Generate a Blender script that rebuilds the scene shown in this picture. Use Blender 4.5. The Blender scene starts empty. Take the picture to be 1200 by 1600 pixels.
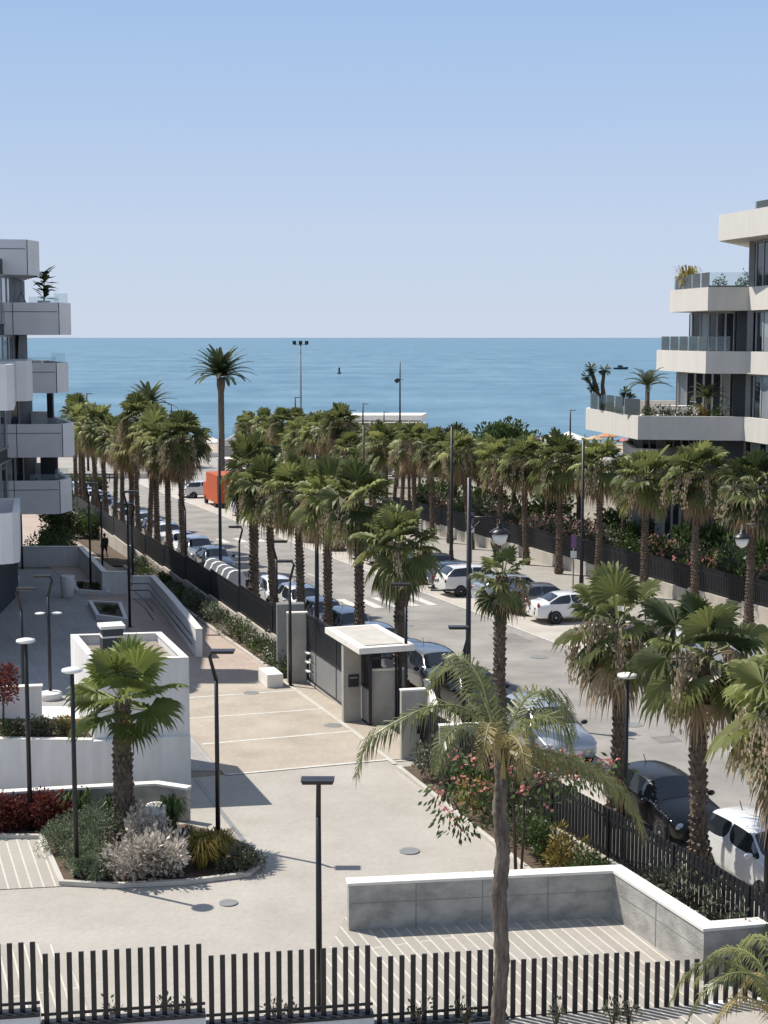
import bpy, bmesh, math, random
from mathutils import Vector, Matrix
R = math.radians
scene = bpy.context.scene
COL = scene.collection
# ------------------------------------------------------------------ camera, sky, sun, exposure
F = 2400.0; CX, CY = 600.0, 800.0; HCAM = 13.0
PITCH = math.atan(273.0 / F)
cd = bpy.data.cameras.new('camera'); cam = bpy.data.objects.new('camera', cd); COL.objects.link(cam)
cam.location = (0, 0, HCAM); cam.rotation_euler = (R(90) - PITCH, 0, 0)
cd.sensor_fit = 'HORIZONTAL'; cd.sensor_width = 36; cd.lens = 36 * F / 1200; cd.clip_end = 200000; cd.clip_start = .2
scene.camera = cam
scene.render.resolution_x = 768; scene.render.resolution_y = 1024
SUN = Vector((-.511, .288, .809)).normalized()
world = bpy.data.worlds.new('World'); scene.world = world; world.use_nodes = True
wn = world.node_tree; bg = wn.nodes['Background']
sky = wn.nodes.new('ShaderNodeTexSky'); sky.sky_type = 'NISHITA'; sky.sun_disc = False
sky.sun_elevation = math.asin(SUN.z); sky.sun_rotation = math.atan2(SUN.x, SUN.y)
sky.altitude = 0; sky.air_density = 1.0; sky.dust_density = .0; sky.ozone_density = 1.5
bg.inputs[1].default_value = .15
wtc = wn.nodes.new('ShaderNodeTexCoord'); wsp = wn.nodes.new('ShaderNodeSeparateXYZ'); wn.links.new(wtc.outputs['Generated'], wsp.inputs[0])
# the pale sea-haze band low in the sky, over the physical sky
wr = wn.nodes.new('ShaderNodeValToRGB'); e = wr.color_ramp.elements
e[0].position = 0; e[0].color = (.53, .60, .71, 1); e[1].position = .6; e[1].color = (.15, .27, .62, 1)
for p_, c_ in ((.012, (.53, .60, .715)), (.07, (.48, .575, .73)), (.14, (.39, .52, .73)), (.215, (.31, .46, .71))):
    q_ = e.new(p_); q_.color = (*c_, 1)
wn.links.new(wsp.outputs[2], wr.inputs[0])
wv = wn.nodes.new('ShaderNodeVectorMath'); wv.operation = 'SCALE'; wv.inputs[3].default_value = .96 / .15; wn.links.new(wr.outputs[0], wv.inputs[0])
wf = wn.nodes.new('ShaderNodeMapRange'); wf.inputs[1].default_value = .2; wf.inputs[2].default_value = .45; wn.links.new(wsp.outputs[2], wf.inputs[0])
wm = wn.nodes.new('ShaderNodeMix'); wm.data_type = 'RGBA'; wn.links.new(wf.outputs[0], wm.inputs[0]); wn.links.new(wv.outputs[0], wm.inputs[6]); wh = wn.nodes.new('ShaderNodeHueSaturation'); wh.inputs['Saturation'].default_value = .68; wn.links.new(sky.outputs[0], wh.inputs['Color']); wn.links.new(wh.outputs[0], wm.inputs[7])
wn.links.new(wm.outputs[2], bg.inputs[0])
sl = bpy.data.lights.new('sun', 'SUN'); so = bpy.data.objects.new('sun', sl); COL.objects.link(so)
sl.energy = 4.8; sl.angle = R(.53); sl.color = (1, .94, .85)
so.rotation_euler = SUN.to_track_quat('Z', 'Y').to_euler(); so.location = (-40, 20, 60)
scene.view_settings.view_transform = 'Standard'; scene.view_settings.look = 'None'
scene.view_settings.exposure = .25; scene.view_settings.gamma = 1
scene.render.engine = 'CYCLES'
scene.cycles.max_bounces = 6; scene.cycles.transparent_max_bounces = 12

# ------------------------------------------------------------------ geometry of the place
def gz(Y):
    if Y < 50: return 0.0
    if Y < 262: return -.025 * (Y - 50)
    return max(-5.3 - (Y - 262) * .05, -9)
def ray(px, py):
    u = (px - CX) / F; v = (CY - py) / F; c, s = math.cos(PITCH), math.sin(PITCH)
    return Vector((u, c + v * s, -s + v * c))
def V(px, py, Y):
    d = ray(px, py); k = Y / d.y
    return Vector((d.x * k, Y, HCAM + d.z * k))
def W(px, py, z=0.0):
    d = ray(px, py); k = (z - HCAM) / d.z
    return Vector((d.x * k, d.y * k, z))
def G(px, py, up=0.0):
    Y = 40.0
    for i in range(60):
        p = W(px, py, gz(Y) + up); Y = .5 * Y + .5 * p.y
    p = W(px, py, gz(Y) + up); return p
ANG = R(-18.9)
S_ = Vector((math.sin(ANG), math.cos(ANG), 0)); T_ = Vector((math.cos(ANG), -math.sin(ANG), 0))
O_ = Vector((4.2, 37.7, 0))
def st(a, b, up=0.0):
    p = O_ + S_ * a + T_ * b; p.z = gz(p.y) + up; return p
def along(px, b):
    k = (px - CX) / F; o = O_ + T_ * b
    return (o.x - k * o.y) / (k * S_.y - S_.x)
ZS = math.atan2(S_.y, S_.x)       # heading of the street
ZT = math.atan2(T_.y, T_.x)

# ------------------------------------------------------------------ mesh helper
class MB:
    def __init__(s): s.v = []; s.f = []; s.t = []; s.tt = .5; s.sm = []; s.smooth = False
    def add(s, vs, fs, t=None):
        n = len(s.v); t = s.tt if t is None else t
        s.v += [tuple(v) for v in vs]; s.t += [t] * len(vs)
        s.f += [tuple(i + n for i in f) for f in fs]; s.sm += [s.smooth] * len(fs)
        return s
    def box(s, c, d, rz=0, ry=0, rx=0, taper=1.0):
        x, y, z = d[0] / 2, d[1] / 2, d[2] / 2
        M = Matrix.Rotation(rz, 3, 'Z') @ Matrix.Rotation(ry, 3, 'Y') @ Matrix.Rotation(rx, 3, 'X')
        vs = []
        for k in (-1, 1):
            q = 1 if k < 0 else taper
            for a, b in ((-1, -1), (1, -1), (1, 1), (-1, 1)):
                vs.append(Vector(c) + M @ Vector((a * x * q, b * y * q, k * z)))
        return s.add(vs, [(3, 2, 1, 0), (4, 5, 6, 7), (0, 1, 5, 4), (1, 2, 6, 5), (2, 3, 7, 6), (3, 0, 4, 7)])
    def prism(s, poly, z0, z1, b=None):
        n = len(poly)
        A = sum(poly[i][0] * poly[(i + 1) % n][1] - poly[(i + 1) % n][0] * poly[i][1] for i in range(n))
        if A < 0: poly = poly[::-1]
        f0 = z0 if callable(z0) else (lambda p: z0)
        f1 = z1 if callable(z1) else (lambda p: z1)
        vs = [(p[0], p[1], f0(p)) for p in poly] + [(p[0], p[1], f1(p)) for p in poly]
        return s.add(vs, [tuple(range(n))[::-1], tuple(range(n, 2 * n))] + [(i, (i + 1) % n, (i + 1) % n + n, i + n) for i in range(n)])
    def wall(s, pts, th, z0, z1, closed=False):
        """a wall of thickness th to the LEFT of the polyline pts; z0,z1 numbers or functions"""
        n = len(pts); P = [Vector((p[0], p[1], 0)) for p in pts]; off = []
        for i in range(n):
            d1 = (P[i] - P[i - 1]).normalized() if (i > 0 or closed) else None
            d2 = (P[(i + 1) % n] - P[i]).normalized() if (i < n - 1 or closed) else None
            if d1 is None: d1 = d2
            if d2 is None: d2 = d1
            n1 = Vector((-d1.y, d1.x, 0)); n2 = Vector((-d2.y, d2.x, 0)); m = (n1 + n2)
            m = m.normalized(); k = th / max(.3, m.dot(n1)); off.append(P[i] + m * k)
        g0 = z0 if callable(z0) else (lambda p: z0)
        g1 = z1 if callable(z1) else (lambda p: z1)
        vs = []
        for p, q in zip(P, off):
            vs += [(p.x, p.y, g0(p)), (p.x, p.y, g1(p)), (q.x, q.y, g1(p)), (q.x, q.y, g0(p))]
        fs = []
        for i in range(n if closed else n - 1):
            a = 4 * i; b = 4 * ((i + 1) % n)
            fs += [(a, b, b + 1, a + 1), (a + 1, b + 1, b + 2, a + 2), (a + 2, b + 2, b + 3, a + 3), (a + 3, b + 3, b, a)]
        if not closed:
            fs += [(0, 1, 2, 3)]; e = 4 * (n - 1); fs += [(e + 3, e + 2, e + 1, e)]
        return s.add(vs, fs)
    def tube(s, pts, rs, n=8, cap=True):
        pts = [Vector(p) for p in pts]
        if not hasattr(rs, '__len__'): rs = [rs] * len(pts)
        vs = []; u0 = None
        for i, p in enumerate(pts):
            d = (pts[min(i + 1, len(pts) - 1)] - pts[max(i - 1, 0)]).normalized()
            u = d.orthogonal().normalized() if u0 is None else (u0 - d * u0.dot(d)).normalized()
            u0 = u; w = d.cross(u)
            for k in range(n):
                a = 2 * math.pi * k / n; vs.append(p + (u * math.cos(a) + w * math.sin(a)) * rs[i])
        fs = []
        for i in range(len(pts) - 1):
            for k in range(n):
                a = i * n + k; b = i * n + (k + 1) % n; fs.append((a, b, b + n, a + n))
        sm = s.smooth; s.smooth = n > 5
        s.add(vs, fs); s.smooth = sm
        if cap: s.f += [tuple(len(s.v) - len(vs) + k for k in range(n))[::-1], tuple(len(s.v) - n + k for k in range(n))]; s.sm += [False, False]
        return s
    def lathe(s, prof, c=(0, 0, 0), n=20, axis='z', smooth=True):
        vs = []
        for r, z in prof:
            for k in range(n):
                a = 2 * math.pi * k / n; x, y = r * math.cos(a), r * math.sin(a)
                v = (x, y, z) if axis == 'z' else ((x, z, y) if axis == 'y' else (z, x, y))
                vs.append((v[0] + c[0], v[1] + c[1], v[2] + c[2]))
        fs = []
        for i in range(len(prof) - 1):
            for k in range(n):
                a = i * n + k; b = i * n + (k + 1) % n; fs.append((a, b, b + n, a + n))
        sm = s.smooth; s.smooth = smooth; s.add(vs, fs); s.smooth = sm
        m = len(s.v) - len(vs)
        s.f += [tuple(m + k for k in range(n))[::-1], tuple(len(s.v) - n + k for k in range(n))]; s.sm += [False, False]
        return s
    def mesh(s, name, mat):
        me = bpy.data.meshes.new(name); me.from_pydata(s.v, [], s.f)
        me.polygons.foreach_set('use_smooth', s.sm)
        at = me.attributes.new('tint', 'FLOAT', 'POINT'); at.data.foreach_set('value', s.t)
        if mat: me.materials.append(mat)
        me.update(); return me
    def part(s, name, mat, parent, world=True, label=None):
        if world:
            l = parent['_w'] if '_w' in parent else parent.location
            s.v = [(v[0] - l[0], v[1] - l[1], v[2] - l[2]) for v in s.v]
        o = bpy.data.objects.new(name, s.mesh(name, mat)); COL.objects.link(o); o.parent = parent
        if world: o['_w'] = list(l)
        if label: o['label'] = label
        return o
    def top(s, name, mat, label=None, cat=None, group=None, kind=None, center=True):
        if center and s.v:
            xs = [v[0] for v in s.v]; ys = [v[1] for v in s.v]; zs = [v[2] for v in s.v]
            l = ((min(xs) + max(xs)) / 2, (min(ys) + max(ys)) / 2, min(zs))
        else: l = (0, 0, 0)
        s.v = [(v[0] - l[0], v[1] - l[1], v[2] - l[2]) for v in s.v]
        o = bpy.data.objects.new(name, s.mesh(name, mat)); COL.objects.link(o); o.location = l
        tag(o, label, cat, group, kind); o['_w'] = list(l); return o
def tag(o, label=None, cat=None, group=None, kind=None):
    if label: o['label'] = label
    if cat: o['category'] = cat
    if group: o['group'] = group
    if kind: o['kind'] = kind
    return o
def thing(name, label, cat, loc, rz=0, group=None):
    o = bpy.data.objects.new(name, None); COL.objects.link(o); o.location = loc; o.rotation_euler = (0, 0, rz)
    o.empty_display_size = .3
    return tag(o, label, cat, group)
rtilt = random.Random(99)
def copy_tree(o, loc=None, rz=None, label=None, parent=None, sc=None):
    c = o.copy(); COL.objects.link(c)
    if parent: c.parent = parent
    for ch in [x for x in o.children]: copy_tree(ch, parent=c)
    if loc is not None: c.location = loc
    if rz is not None: c.rotation_euler = (0, 0, rz)
    if loc is not None and o.name.startswith('fan_palm'): c.rotation_euler = (rtilt.gauss(0, .042), rtilt.gauss(0, .042), rz)
    if sc: c.scale = sc
    if label: c['label'] = label
    return c
ORD = ['first', 'second', 'third', 'fourth', 'fifth', 'sixth', 'seventh', 'eighth', 'ninth', 'tenth', 'eleventh', 'twelfth', 'thirteenth', 'fourteenth', 'fifteenth', 'sixteenth', 'seventeenth', 'eighteenth', 'nineteenth', 'twentieth', 'twenty-first', 'twenty-second', 'twenty-third', 'twenty-fourth', 'twenty-fifth', 'twenty-sixth', 'twenty-seventh', 'twenty-eighth', 'twenty-ninth', 'thirtieth', 'thirty-first', 'thirty-second', 'thirty-third']

# ------------------------------------------------------------------ materials
def mat(name, col, rough=.7, metal=0, noise=0, nscale=3, col2=None, bump=0, bscale=40, spec=.5, coat=0, stretch=None, streak=0):
    m = bpy.data.materials.new(name); m.use_nodes = True; nt = m.node_tree; b = nt.nodes['Principled BSDF']
    b.inputs['Base Color'].default_value = (*col, 1); b.inputs['Roughness'].default_value = rough
    b.inputs['Metallic'].default_value = metal; b.inputs['Specular IOR Level'].default_value = spec
    if coat: b.inputs['Coat Weight'].default_value = coat; b.inputs['Coat Roughness'].default_value = .05
    tc = nt.nodes.new('ShaderNodeTexCoord'); mp = nt.nodes.new('ShaderNodeMapping'); nt.links.new(tc.outputs['Object'], mp.inputs[0])
    if stretch: mp.inputs['Scale'].default_value = stretch
    if noise or col2:
        n1 = nt.nodes.new('ShaderNodeTexNoise'); n1.inputs['Scale'].default_value = nscale; n1.inputs['Detail'].default_value = 6; n1.inputs['Roughness'].default_value = .62
        nt.links.new(mp.outputs[0], n1.inputs['Vector'])
        cr = nt.nodes.new('ShaderNodeValToRGB'); cr.color_ramp.elements[0].position = .33; cr.color_ramp.elements[1].position = .68
        c2 = col2 or tuple(c * (1 - noise) for c in col)
        cr.color_ramp.elements[0].color = (*c2, 1); cr.color_ramp.elements[1].color = (*col, 1)
        nt.links.new(n1.outputs[0], cr.inputs[0]); nt.links.new(cr.outputs[0], b.inputs['Base Color'])
    if bump:
        n2 = nt.nodes.new('ShaderNodeTexNoise'); n2.inputs['Scale'].default_value = bscale; n2.inputs['Detail'].default_value = 5
        nt.links.new(mp.outputs[0], n2.inputs['Vector'])
        bp = nt.nodes.new('ShaderNodeBump'); bp.inputs['Strength'].default_value = bump; bp.inputs['Distance'].default_value = .02
        nt.links.new(n2.outputs[0], bp.inputs['Height']); nt.links.new(bp.outputs[0], b.inputs['Normal'])
    return m
def leafmat(name, c0, c1, trans=.3, rough=.5):
    m = bpy.data.materials.new(name); m.use_nodes = True; nt = m.node_tree; b = nt.nodes['Principled BSDF']; out = nt.nodes['Material Output']
    at = nt.nodes.new('ShaderNodeAttribute'); at.attribute_name = 'tint'
    oi = nt.nodes.new('ShaderNodeObjectInfo')
    ad = nt.nodes.new('ShaderNodeMath'); ad.operation = 'MULTIPLY_ADD'; ad.inputs[1].default_value = .3; nt.links.new(oi.outputs['Random'], ad.inputs[0])
    sb = nt.nodes.new('ShaderNodeMath'); sb.operation = 'SUBTRACT'; sb.inputs[1].default_value = .15; nt.links.new(at.outputs['Fac'], sb.inputs[0]); nt.links.new(sb.outputs[0], ad.inputs[2])
    cr = nt.nodes.new('ShaderNodeValToRGB'); cr.color_ramp.elements[0].color = (*c0, 1); cr.color_ramp.elements[1].color = (*c1, 1)
    nt.links.new(ad.outputs[0], cr.inputs[0]); nt.links.new(cr.outputs[0], b.inputs['Base Color'])
    b.inputs['Roughness'].default_value = rough; b.inputs['Specular IOR Level'].default_value = .35
    tr = nt.nodes.new('ShaderNodeBsdfTranslucent'); nt.links.new(cr.outputs[0], tr.inputs[0])
    mx = nt.nodes.new('ShaderNodeMixShader'); mx.inputs[0].default_value = trans
    nt.links.new(b.outputs[0], mx.inputs[1]); nt.links.new(tr.outputs[0], mx.inputs[2]); nt.links.new(mx.outputs[0], out.inputs[0])
    return m
def paver(name, c1, c2, mortar, bw, rh, ms, stain=.18, bumpy=.3, rot=0, offset=.5, sc=.35):
    m = bpy.data.materials.new(name); m.use_nodes = True; nt = m.node_tree; b = nt.nodes['Principled BSDF']; b.inputs['Roughness'].default_value = .85
    tc = nt.nodes.new('ShaderNodeTexCoord'); mp = nt.nodes.new('ShaderNodeMapping'); nt.links.new(tc.outputs['Object'], mp.inputs[0])
    mp.inputs['Rotation'].default_value = (0, 0, -ZS + rot)
    br = nt.nodes.new('ShaderNodeTexBrick'); nt.links.new(mp.outputs[0], br.inputs[0]); br.offset = offset
    for k, v in (('Color1', c1), ('Color2', c2), ('Mortar', mortar)): br.inputs[k].default_value = (*v, 1)
    br.inputs['Scale'].default_value = 1; br.inputs['Mortar Size'].default_value = ms; br.inputs['Mortar Smooth'].default_value = .2
    br.inputs['Brick Width'].default_value = bw; br.inputs['Row Height'].default_value = rh; br.inputs['Bias'].default_value = 0
    n = nt.nodes.new('ShaderNodeTexNoise'); n.inputs['Scale'].default_value = sc; n.inputs['Detail'].default_value = 9; n.inputs['Roughness'].default_value = .65
    nt.links.new(tc.outputs['Object'], n.inputs['Vector'])
    cr = nt.nodes.new('ShaderNodeValToRGB'); cr.color_ramp.elements[0].position = .3; cr.color_ramp.elements[1].position = .66
    g = 1 - stain; cr.color_ramp.elements[0].color = (g, g * .985, g * .96, 1); cr.color_ramp.elements[1].color = (1, 1, 1, 1)
    nt.links.new(n.outputs[0], cr.inputs[0])
    mx = nt.nodes.new('ShaderNodeMix'); mx.data_type = 'RGBA'; mx.blend_type = 'MULTIPLY'; mx.inputs[0].default_value = 1
    nt.links.new(br.outputs['Color'], mx.inputs[6]); nt.links.new(cr.outputs[0], mx.inputs[7])
    n3 = nt.nodes.new('ShaderNodeTexNoise'); n3.inputs['Scale'].default_value = 9; n3.inputs['Detail'].default_value = 4; nt.links.new(tc.outputs['Object'], n3.inputs['Vector'])
    cr3 = nt.nodes.new('ShaderNodeValToRGB'); cr3.color_ramp.elements[0].position = .35; cr3.color_ramp.elements[1].position = .65
    cr3.color_ramp.elements[0].color = (.92, .92, .92, 1); nt.links.new(n3.outputs[0], cr3.inputs[0])
    mx2 = nt.nodes.new('ShaderNodeMix'); mx2.data_type = 'RGBA'; mx2.blend_type = 'MULTIPLY'; mx2.inputs[0].default_value = 1
    nt.links.new(mx.outputs[2], mx2.inputs[6]); nt.links.new(cr3.outputs[0], mx2.inputs[7]); nt.links.new(mx2.outputs[2], b.inputs['Base Color'])
    bp = nt.nodes.new('ShaderNodeBump'); bp.inputs['Strength'].default_value = bumpy; bp.inputs['Distance'].default_value = .01
    nt.links.new(br.outputs['Fac'], bp.inputs['Height']); bp.invert = True; nt.links.new(bp.outputs[0], b.inputs['Normal'])
    return m
def glassmat(name, tint=(.94, .975, .97), alpha=.12, rough=.03):
    m = bpy.data.materials.new(name); m.use_nodes = True; nt = m.node_tree; out = nt.nodes['Material Output']
    nt.nodes.remove(nt.nodes['Principled BSDF'])
    t = nt.nodes.new('ShaderNodeBsdfTransparent'); t.inputs[0].default_value = (*tint, 1)
    g = nt.nodes.new('ShaderNodeBsdfGlossy'); g.inputs['Roughness'].default_value = rough
    d = nt.nodes.new('ShaderNodeBsdfDiffuse'); d.inputs[0].default_value = (.62, .72, .74, 1)
    m1 = nt.nodes.new('ShaderNodeMixShader'); m1.inputs[0].default_value = alpha; nt.links.new(t.outputs[0], m1.inputs[1]); nt.links.new(d.outputs[0], m1.inputs[2])
    fr = nt.nodes.new('ShaderNodeFresnel'); fr.inputs[0].default_value = 1.22
    m2 = nt.nodes.new('ShaderNodeMixShader'); nt.links.new(fr.outputs[0], m2.inputs[0]); nt.links.new(m1.outputs[0], m2.inputs[1]); nt.links.new(g.outputs[0], m2.inputs[2])
    nt.links.new(m2.outputs[0], out.inputs[0]); return m
M = {}
M['asphalt'] = mat('asphalt', (.33, .308, .278), .9, noise=.36, nscale=.42, bump=.4, bscale=60, stretch=(1, 1, 1))
M['bay'] = mat('bay_concrete', (.50, .457, .395), .9, noise=.2, nscale=.6, bump=.3)
M['side'] = paver('side_paving', (.40, .37, .33), (.36, .335, .30), (.25, .24, .22), .4, .4, .012)
M['plaza'] = paver('plaza_paving', (.455, .42, .37), (.43, .398, .35), (.44, .415, .375), .2, .1, .006, stain=.2, rot=R(45))
M['tan'] = paver('tan_paving', (.49, .425, .35), (.455, .395, .325), (.39, .34, .28), .2, .1, .006, stain=.24, rot=R(45), sc=.6)
M['stripe'] = paver('striped_paving', (.42, .39, .345), (.37, .345, .305), (.62, .58, .505), 60, .27, .022, stain=.15)
M['path'] = paver('path_paving', (.50, .40, .33), (.45, .36, .30), (.34, .28, .24), .3, .15, .008)
M['darkplaza'] = paver('court_paving', (.40, .39, .375), (.36, .35, .335), (.5, .49, .46), 2.4, .45, .012, stain=.2)
M['curb'] = mat('kerb_stone', (.55, .52, .46), .8, noise=.2, nscale=2, bump=.2)
M['soil'] = mat('soil', (.13, .09, .06), .95, noise=.5, nscale=5, bump=.6, bscale=20)
M['earth'] = mat('dry_ground', (.30, .26, .20), .95, noise=.35, nscale=.2, bump=.5, bscale=8)
M['sand'] = mat('sand', (.44, .36, .27), .95, noise=.2, nscale=.3, bump=.3, bscale=3)
M['paint'] = mat('road_paint', (.66, .64, .58), .7, noise=.25, nscale=4)
M['white'] = mat('white_render', (.79, .775, .75), .8, noise=.15, nscale=1.6, bump=.15, bscale=30, stretch=(2.2, 2.2, .28))
M['whitewarm'] = mat('white_coping', (.80, .77, .70), .75, noise=.12, nscale=3, bump=.1)
M['conc'] = mat('concrete', (.47, .45, .40), .85, noise=.32, nscale=1.3, bump=.35, bscale=18, stretch=(1, 1, .6))
M['concrough'] = mat('cast_concrete', (.47, .455, .415), .88, noise=.45, nscale=1.6, bump=.5, bscale=14, stretch=(1, 1, 1.6))
M['street_wall'] = mat('street_wall_concrete', (.52, .48, .41), .88, noise=.3, nscale=1.2, bump=.35, bscale=14, stretch=(1, 1, .35))
M['panel'] = mat('facade_panel', (.82, .80, .78), .75, noise=.1, nscale=.8, bump=.1)
M['ribbed'] = mat('pale_facade', (.66, .625, .56), .8, noise=.10, nscale=1.1, stretch=(2, 2, .3), bump=.15)
M['dark'] = mat('black_metal', (.018, .02, .026), .45, noise=.3, nscale=8)
M['pole'] = mat('black_painted_steel', (.016, .015, .018), .4, noise=.35, nscale=4)
M['fence'] = mat('dark_fence_steel', (.010, .012, .016), .5, noise=.35, nscale=3)
M['grey'] = mat('grey_metal', (.24, .245, .24), .5, noise=.15, nscale=3)
M['lampin'] = mat('lamp_lens', (.8, .8, .76), .35, noise=.05)
M['glassd'] = mat('dark_glazing', (.022, .03, .04), .06, noise=.25, nscale=.5, spec=.8)
M['curtain'] = mat('curtained_glazing', (.30, .34, .36), .12, noise=.25, nscale=1.3, stretch=(4, 4, .3), spec=.8)
M['glass'] = glassmat('railing_glass')
M['frame'] = mat('window_frame', (.35, .35, .35), .4, noise=.1)
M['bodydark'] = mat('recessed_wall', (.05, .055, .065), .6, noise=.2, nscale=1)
M['trunk'] = mat('palm_bark', (.20, .15, .11), .95, noise=.6, nscale=6, bump=.8, bscale=18)
M['trunkgrey'] = mat('grey_palm_bark', (.21, .18, .145), .95, noise=.5, nscale=5, bump=.8, bscale=14, stretch=(1, 1, .5))
M['ringed'] = mat('ringed_trunk', (.20, .165, .135), .95, noise=.75, nscale=4.5, bump=1.0, bscale=12, stretch=(3.2, 3.2, .5))
M['trunkorange'] = mat('orange_boots', (.36, .17, .05), .9, noise=.5, nscale=7)
M['fan'] = leafmat('fan_leaf', (.038, .056, .020), (.31, .33, .11), .38)
M['fanbright'] = leafmat('bright_fan_leaf', (.045, .07, .018), (.29, .34, .09), .38)
M['dead'] = leafmat('dead_frond', (.22, .155, .09), (.56, .43, .27), .25, .8)
M['flower_stalk'] = leafmat('seed_stalk', (.36, .27, .17), (.62, .52, .36), .25, .8)
M['feather'] = leafmat('feather_leaf', (.045, .06, .018), (.36, .37, .15), .3, .35)
M['featheryellow'] = leafmat('yellowing_feather', (.12, .10, .03), (.38, .31, .13), .3, .5)
M['date'] = leafmat('date_leaf', (.030, .050, .018), (.15, .17, .075), .25, .5)
M['shrub'] = leafmat('shrub_leaf', (.025, .05, .016), (.13, .18, .055), .25)
M['shrubolive'] = leafmat('olive_leaf', (.05, .06, .035), (.19, .20, .13), .2)
M['shrubgrey'] = leafmat('grey_green_leaf', (.075, .10, .055), (.27, .32, .19), .2)
M['silver'] = leafmat('silver_leaf', (.20, .17, .14), (.74, .67, .57), .2)
M['redleaf'] = leafmat('red_leaf', (.085, .02, .018), (.25, .07, .05), .25)
M['yellow'] = leafmat('straw_grass', (.12, .10, .02), (.46, .35, .09), .3)
M['pinkf'] = leafmat('pink_flower', (.42, .20, .20), (.66, .42, .38), .3)
M['coralf'] = leafmat('coral_flower', (.50, .15, .14), (.74, .36, .30), .3)
M['whitef'] = leafmat('white_flower', (.55, .50, .42), (.8, .76, .68), .3)
M['twig'] = mat('twig', (.12, .085, .06), .9, noise=.4)
M['tyre'] = mat('tyre', (.02, .02, .02), .85, noise=.2)
M['rim'] = mat('rim', (.45, .46, .48), .3, metal=.8, noise=.1)
M['cglass'] = mat('car_glass', (.02, .026, .032), .04, noise=.2, nscale=.8, spec=1.0)
M['headl'] = mat('headlight', (.55, .57, .6), .1, noise=.3, nscale=9, spec=.8)
M['taill'] = mat('tail_light', (.35, .02, .02), .2, noise=.2)
M['plate'] = mat('number_plate', (.75, .75, .74), .5, noise=.05)
M['blackpl'] = mat('black_plastic', (.02, .02, .022), .6, noise=.2)
def carpaint(n, c, met=.0): return mat('car_paint_' + n, c, .28, metal=met, coat=1.0, noise=.06, nscale=2)
CP = {'black': mat('car_paint_black', (.012, .012, .013), .3, coat=.35, noise=.05, spec=.3), 'white': carpaint('white', (.74, .74, .73)), 'silver': carpaint('silver', (.42, .44, .46), .5),
      'grey': carpaint('grey', (.13, .14, .155), .4), 'blue': carpaint('blue', (.055, .075, .115), .3), 'lightblue': carpaint('lightblue', (.34, .37, .40), .3),
      'orange': mat('truck_orange', (.50, .085, .015), .65, noise=.15, nscale=2), 'red': carpaint('red', (.38, .03, .03)), 'beige': carpaint('beige', (.50, .47, .40), .2)}

# ------------------------------------------------------------------ ground, roads, sea
def sheet(name, poly, up, m, kind='structure', label=None, cat=None):
    bm = bmesh.new(); vs = [bm.verts.new((p[0], p[1], 0)) for p in poly]; f = bm.faces.new(vs)
    for yb in (50, 262, 336):
        bmesh.ops.bisect_plane(bm, geom=bm.verts[:] + bm.edges[:] + bm.faces[:], plane_co=(0, yb, 0), plane_no=(0, 1, 0))
    bmesh.ops.recalc_face_normals(bm, faces=bm.faces)
    for v in bm.verts: v.co.z = gz(v.co.y) + up
    for f in bm.faces:
        f.normal_update()
        if f.normal.z < 0: f.normal_flip()
    me = bpy.data.meshes.new(name); bm.to_mesh(me); bm.free(); me.materials.append(m)
    o = bpy.data.objects.new(name, me); COL.objects.link(o)
    return tag(o, label, cat, None, kind)
def abpoly(l): return [st(a, b) for a, b in l]
def strip(name, a0, a1, b0, b1, up, m, n=1):
    return sheet(name, abpoly([(a0, b0), (a0, b1), (a1, b1), (a1, b0)]), up, m)
sheet('ground', [(-900, -60), (900, -60), (900, 400), (-900, 400)], -.03, M['earth'])
sheet('sand', [(-900, 226), (900, 226), (900, 330), (-900, 330)], -.015, M['sand'])
# sea
m = bpy.data.materials.new('sea_water'); m.use_nodes = True; nt = m.node_tree; b = nt.nodes['Principled BSDF']
b.inputs['Roughness'].default_value = .32; b.inputs['IOR'].default_value = 1.33; b.inputs['Specular IOR Level'].default_value = .3
tc = nt.nodes.new('ShaderNodeTexCoord'); mp = nt.nodes.new('ShaderNodeMapping'); mp.inputs['Scale'].default_value = (.35, 1, 1); nt.links.new(tc.outputs['Object'], mp.inputs[0])
n1 = nt.nodes.new('ShaderNodeTexNoise'); n1.inputs['Scale'].default_value = .02; n1.inputs['Detail'].default_value = 10; n1.inputs['Roughness'].default_value = .6; nt.links.new(mp.outputs[0], n1.inputs['Vector'])
cr = nt.nodes.new('ShaderNodeValToRGB'); cr.color_ramp.elements[0].position = .40; cr.color_ramp.elements[1].position = .62
cr.color_ramp.elements[0].color = (.060, .150, .207, 1); cr.color_ramp.elements[1].color = (.135, .245, .315, 1)
n4 = nt.nodes.new('ShaderNodeTexNoise'); n4.inputs['Scale'].default_value = .11; n4.inputs['Detail'].default_value = 6; n4.inputs['Roughness'].default_value = .7; mp4 = nt.nodes.new('ShaderNodeMapping'); mp4.inputs['Scale'].default_value = (.45, .13, 1); nt.links.new(tc.outputs['Object'], mp4.inputs[0]); nt.links.new(mp4.outputs[0], n4.inputs['Vector'])
md4 = nt.nodes.new('ShaderNodeMath'); md4.operation = 'MULTIPLY_ADD'; md4.inputs[1].default_value = .55; nt.links.new(n4.outputs[0], md4.inputs[0])
ms4 = nt.nodes.new('ShaderNodeMath'); ms4.operation = 'MULTIPLY'; ms4.inputs[1].default_value = .47; nt.links.new(n1.outputs[0], ms4.inputs[0]); nt.links.new(ms4.outputs[0], md4.inputs[2])
nt.links.new(md4.outputs[0], cr.inputs[0]); nt.links.new(cr.outputs[0], b.inputs['Base Color'])
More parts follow.
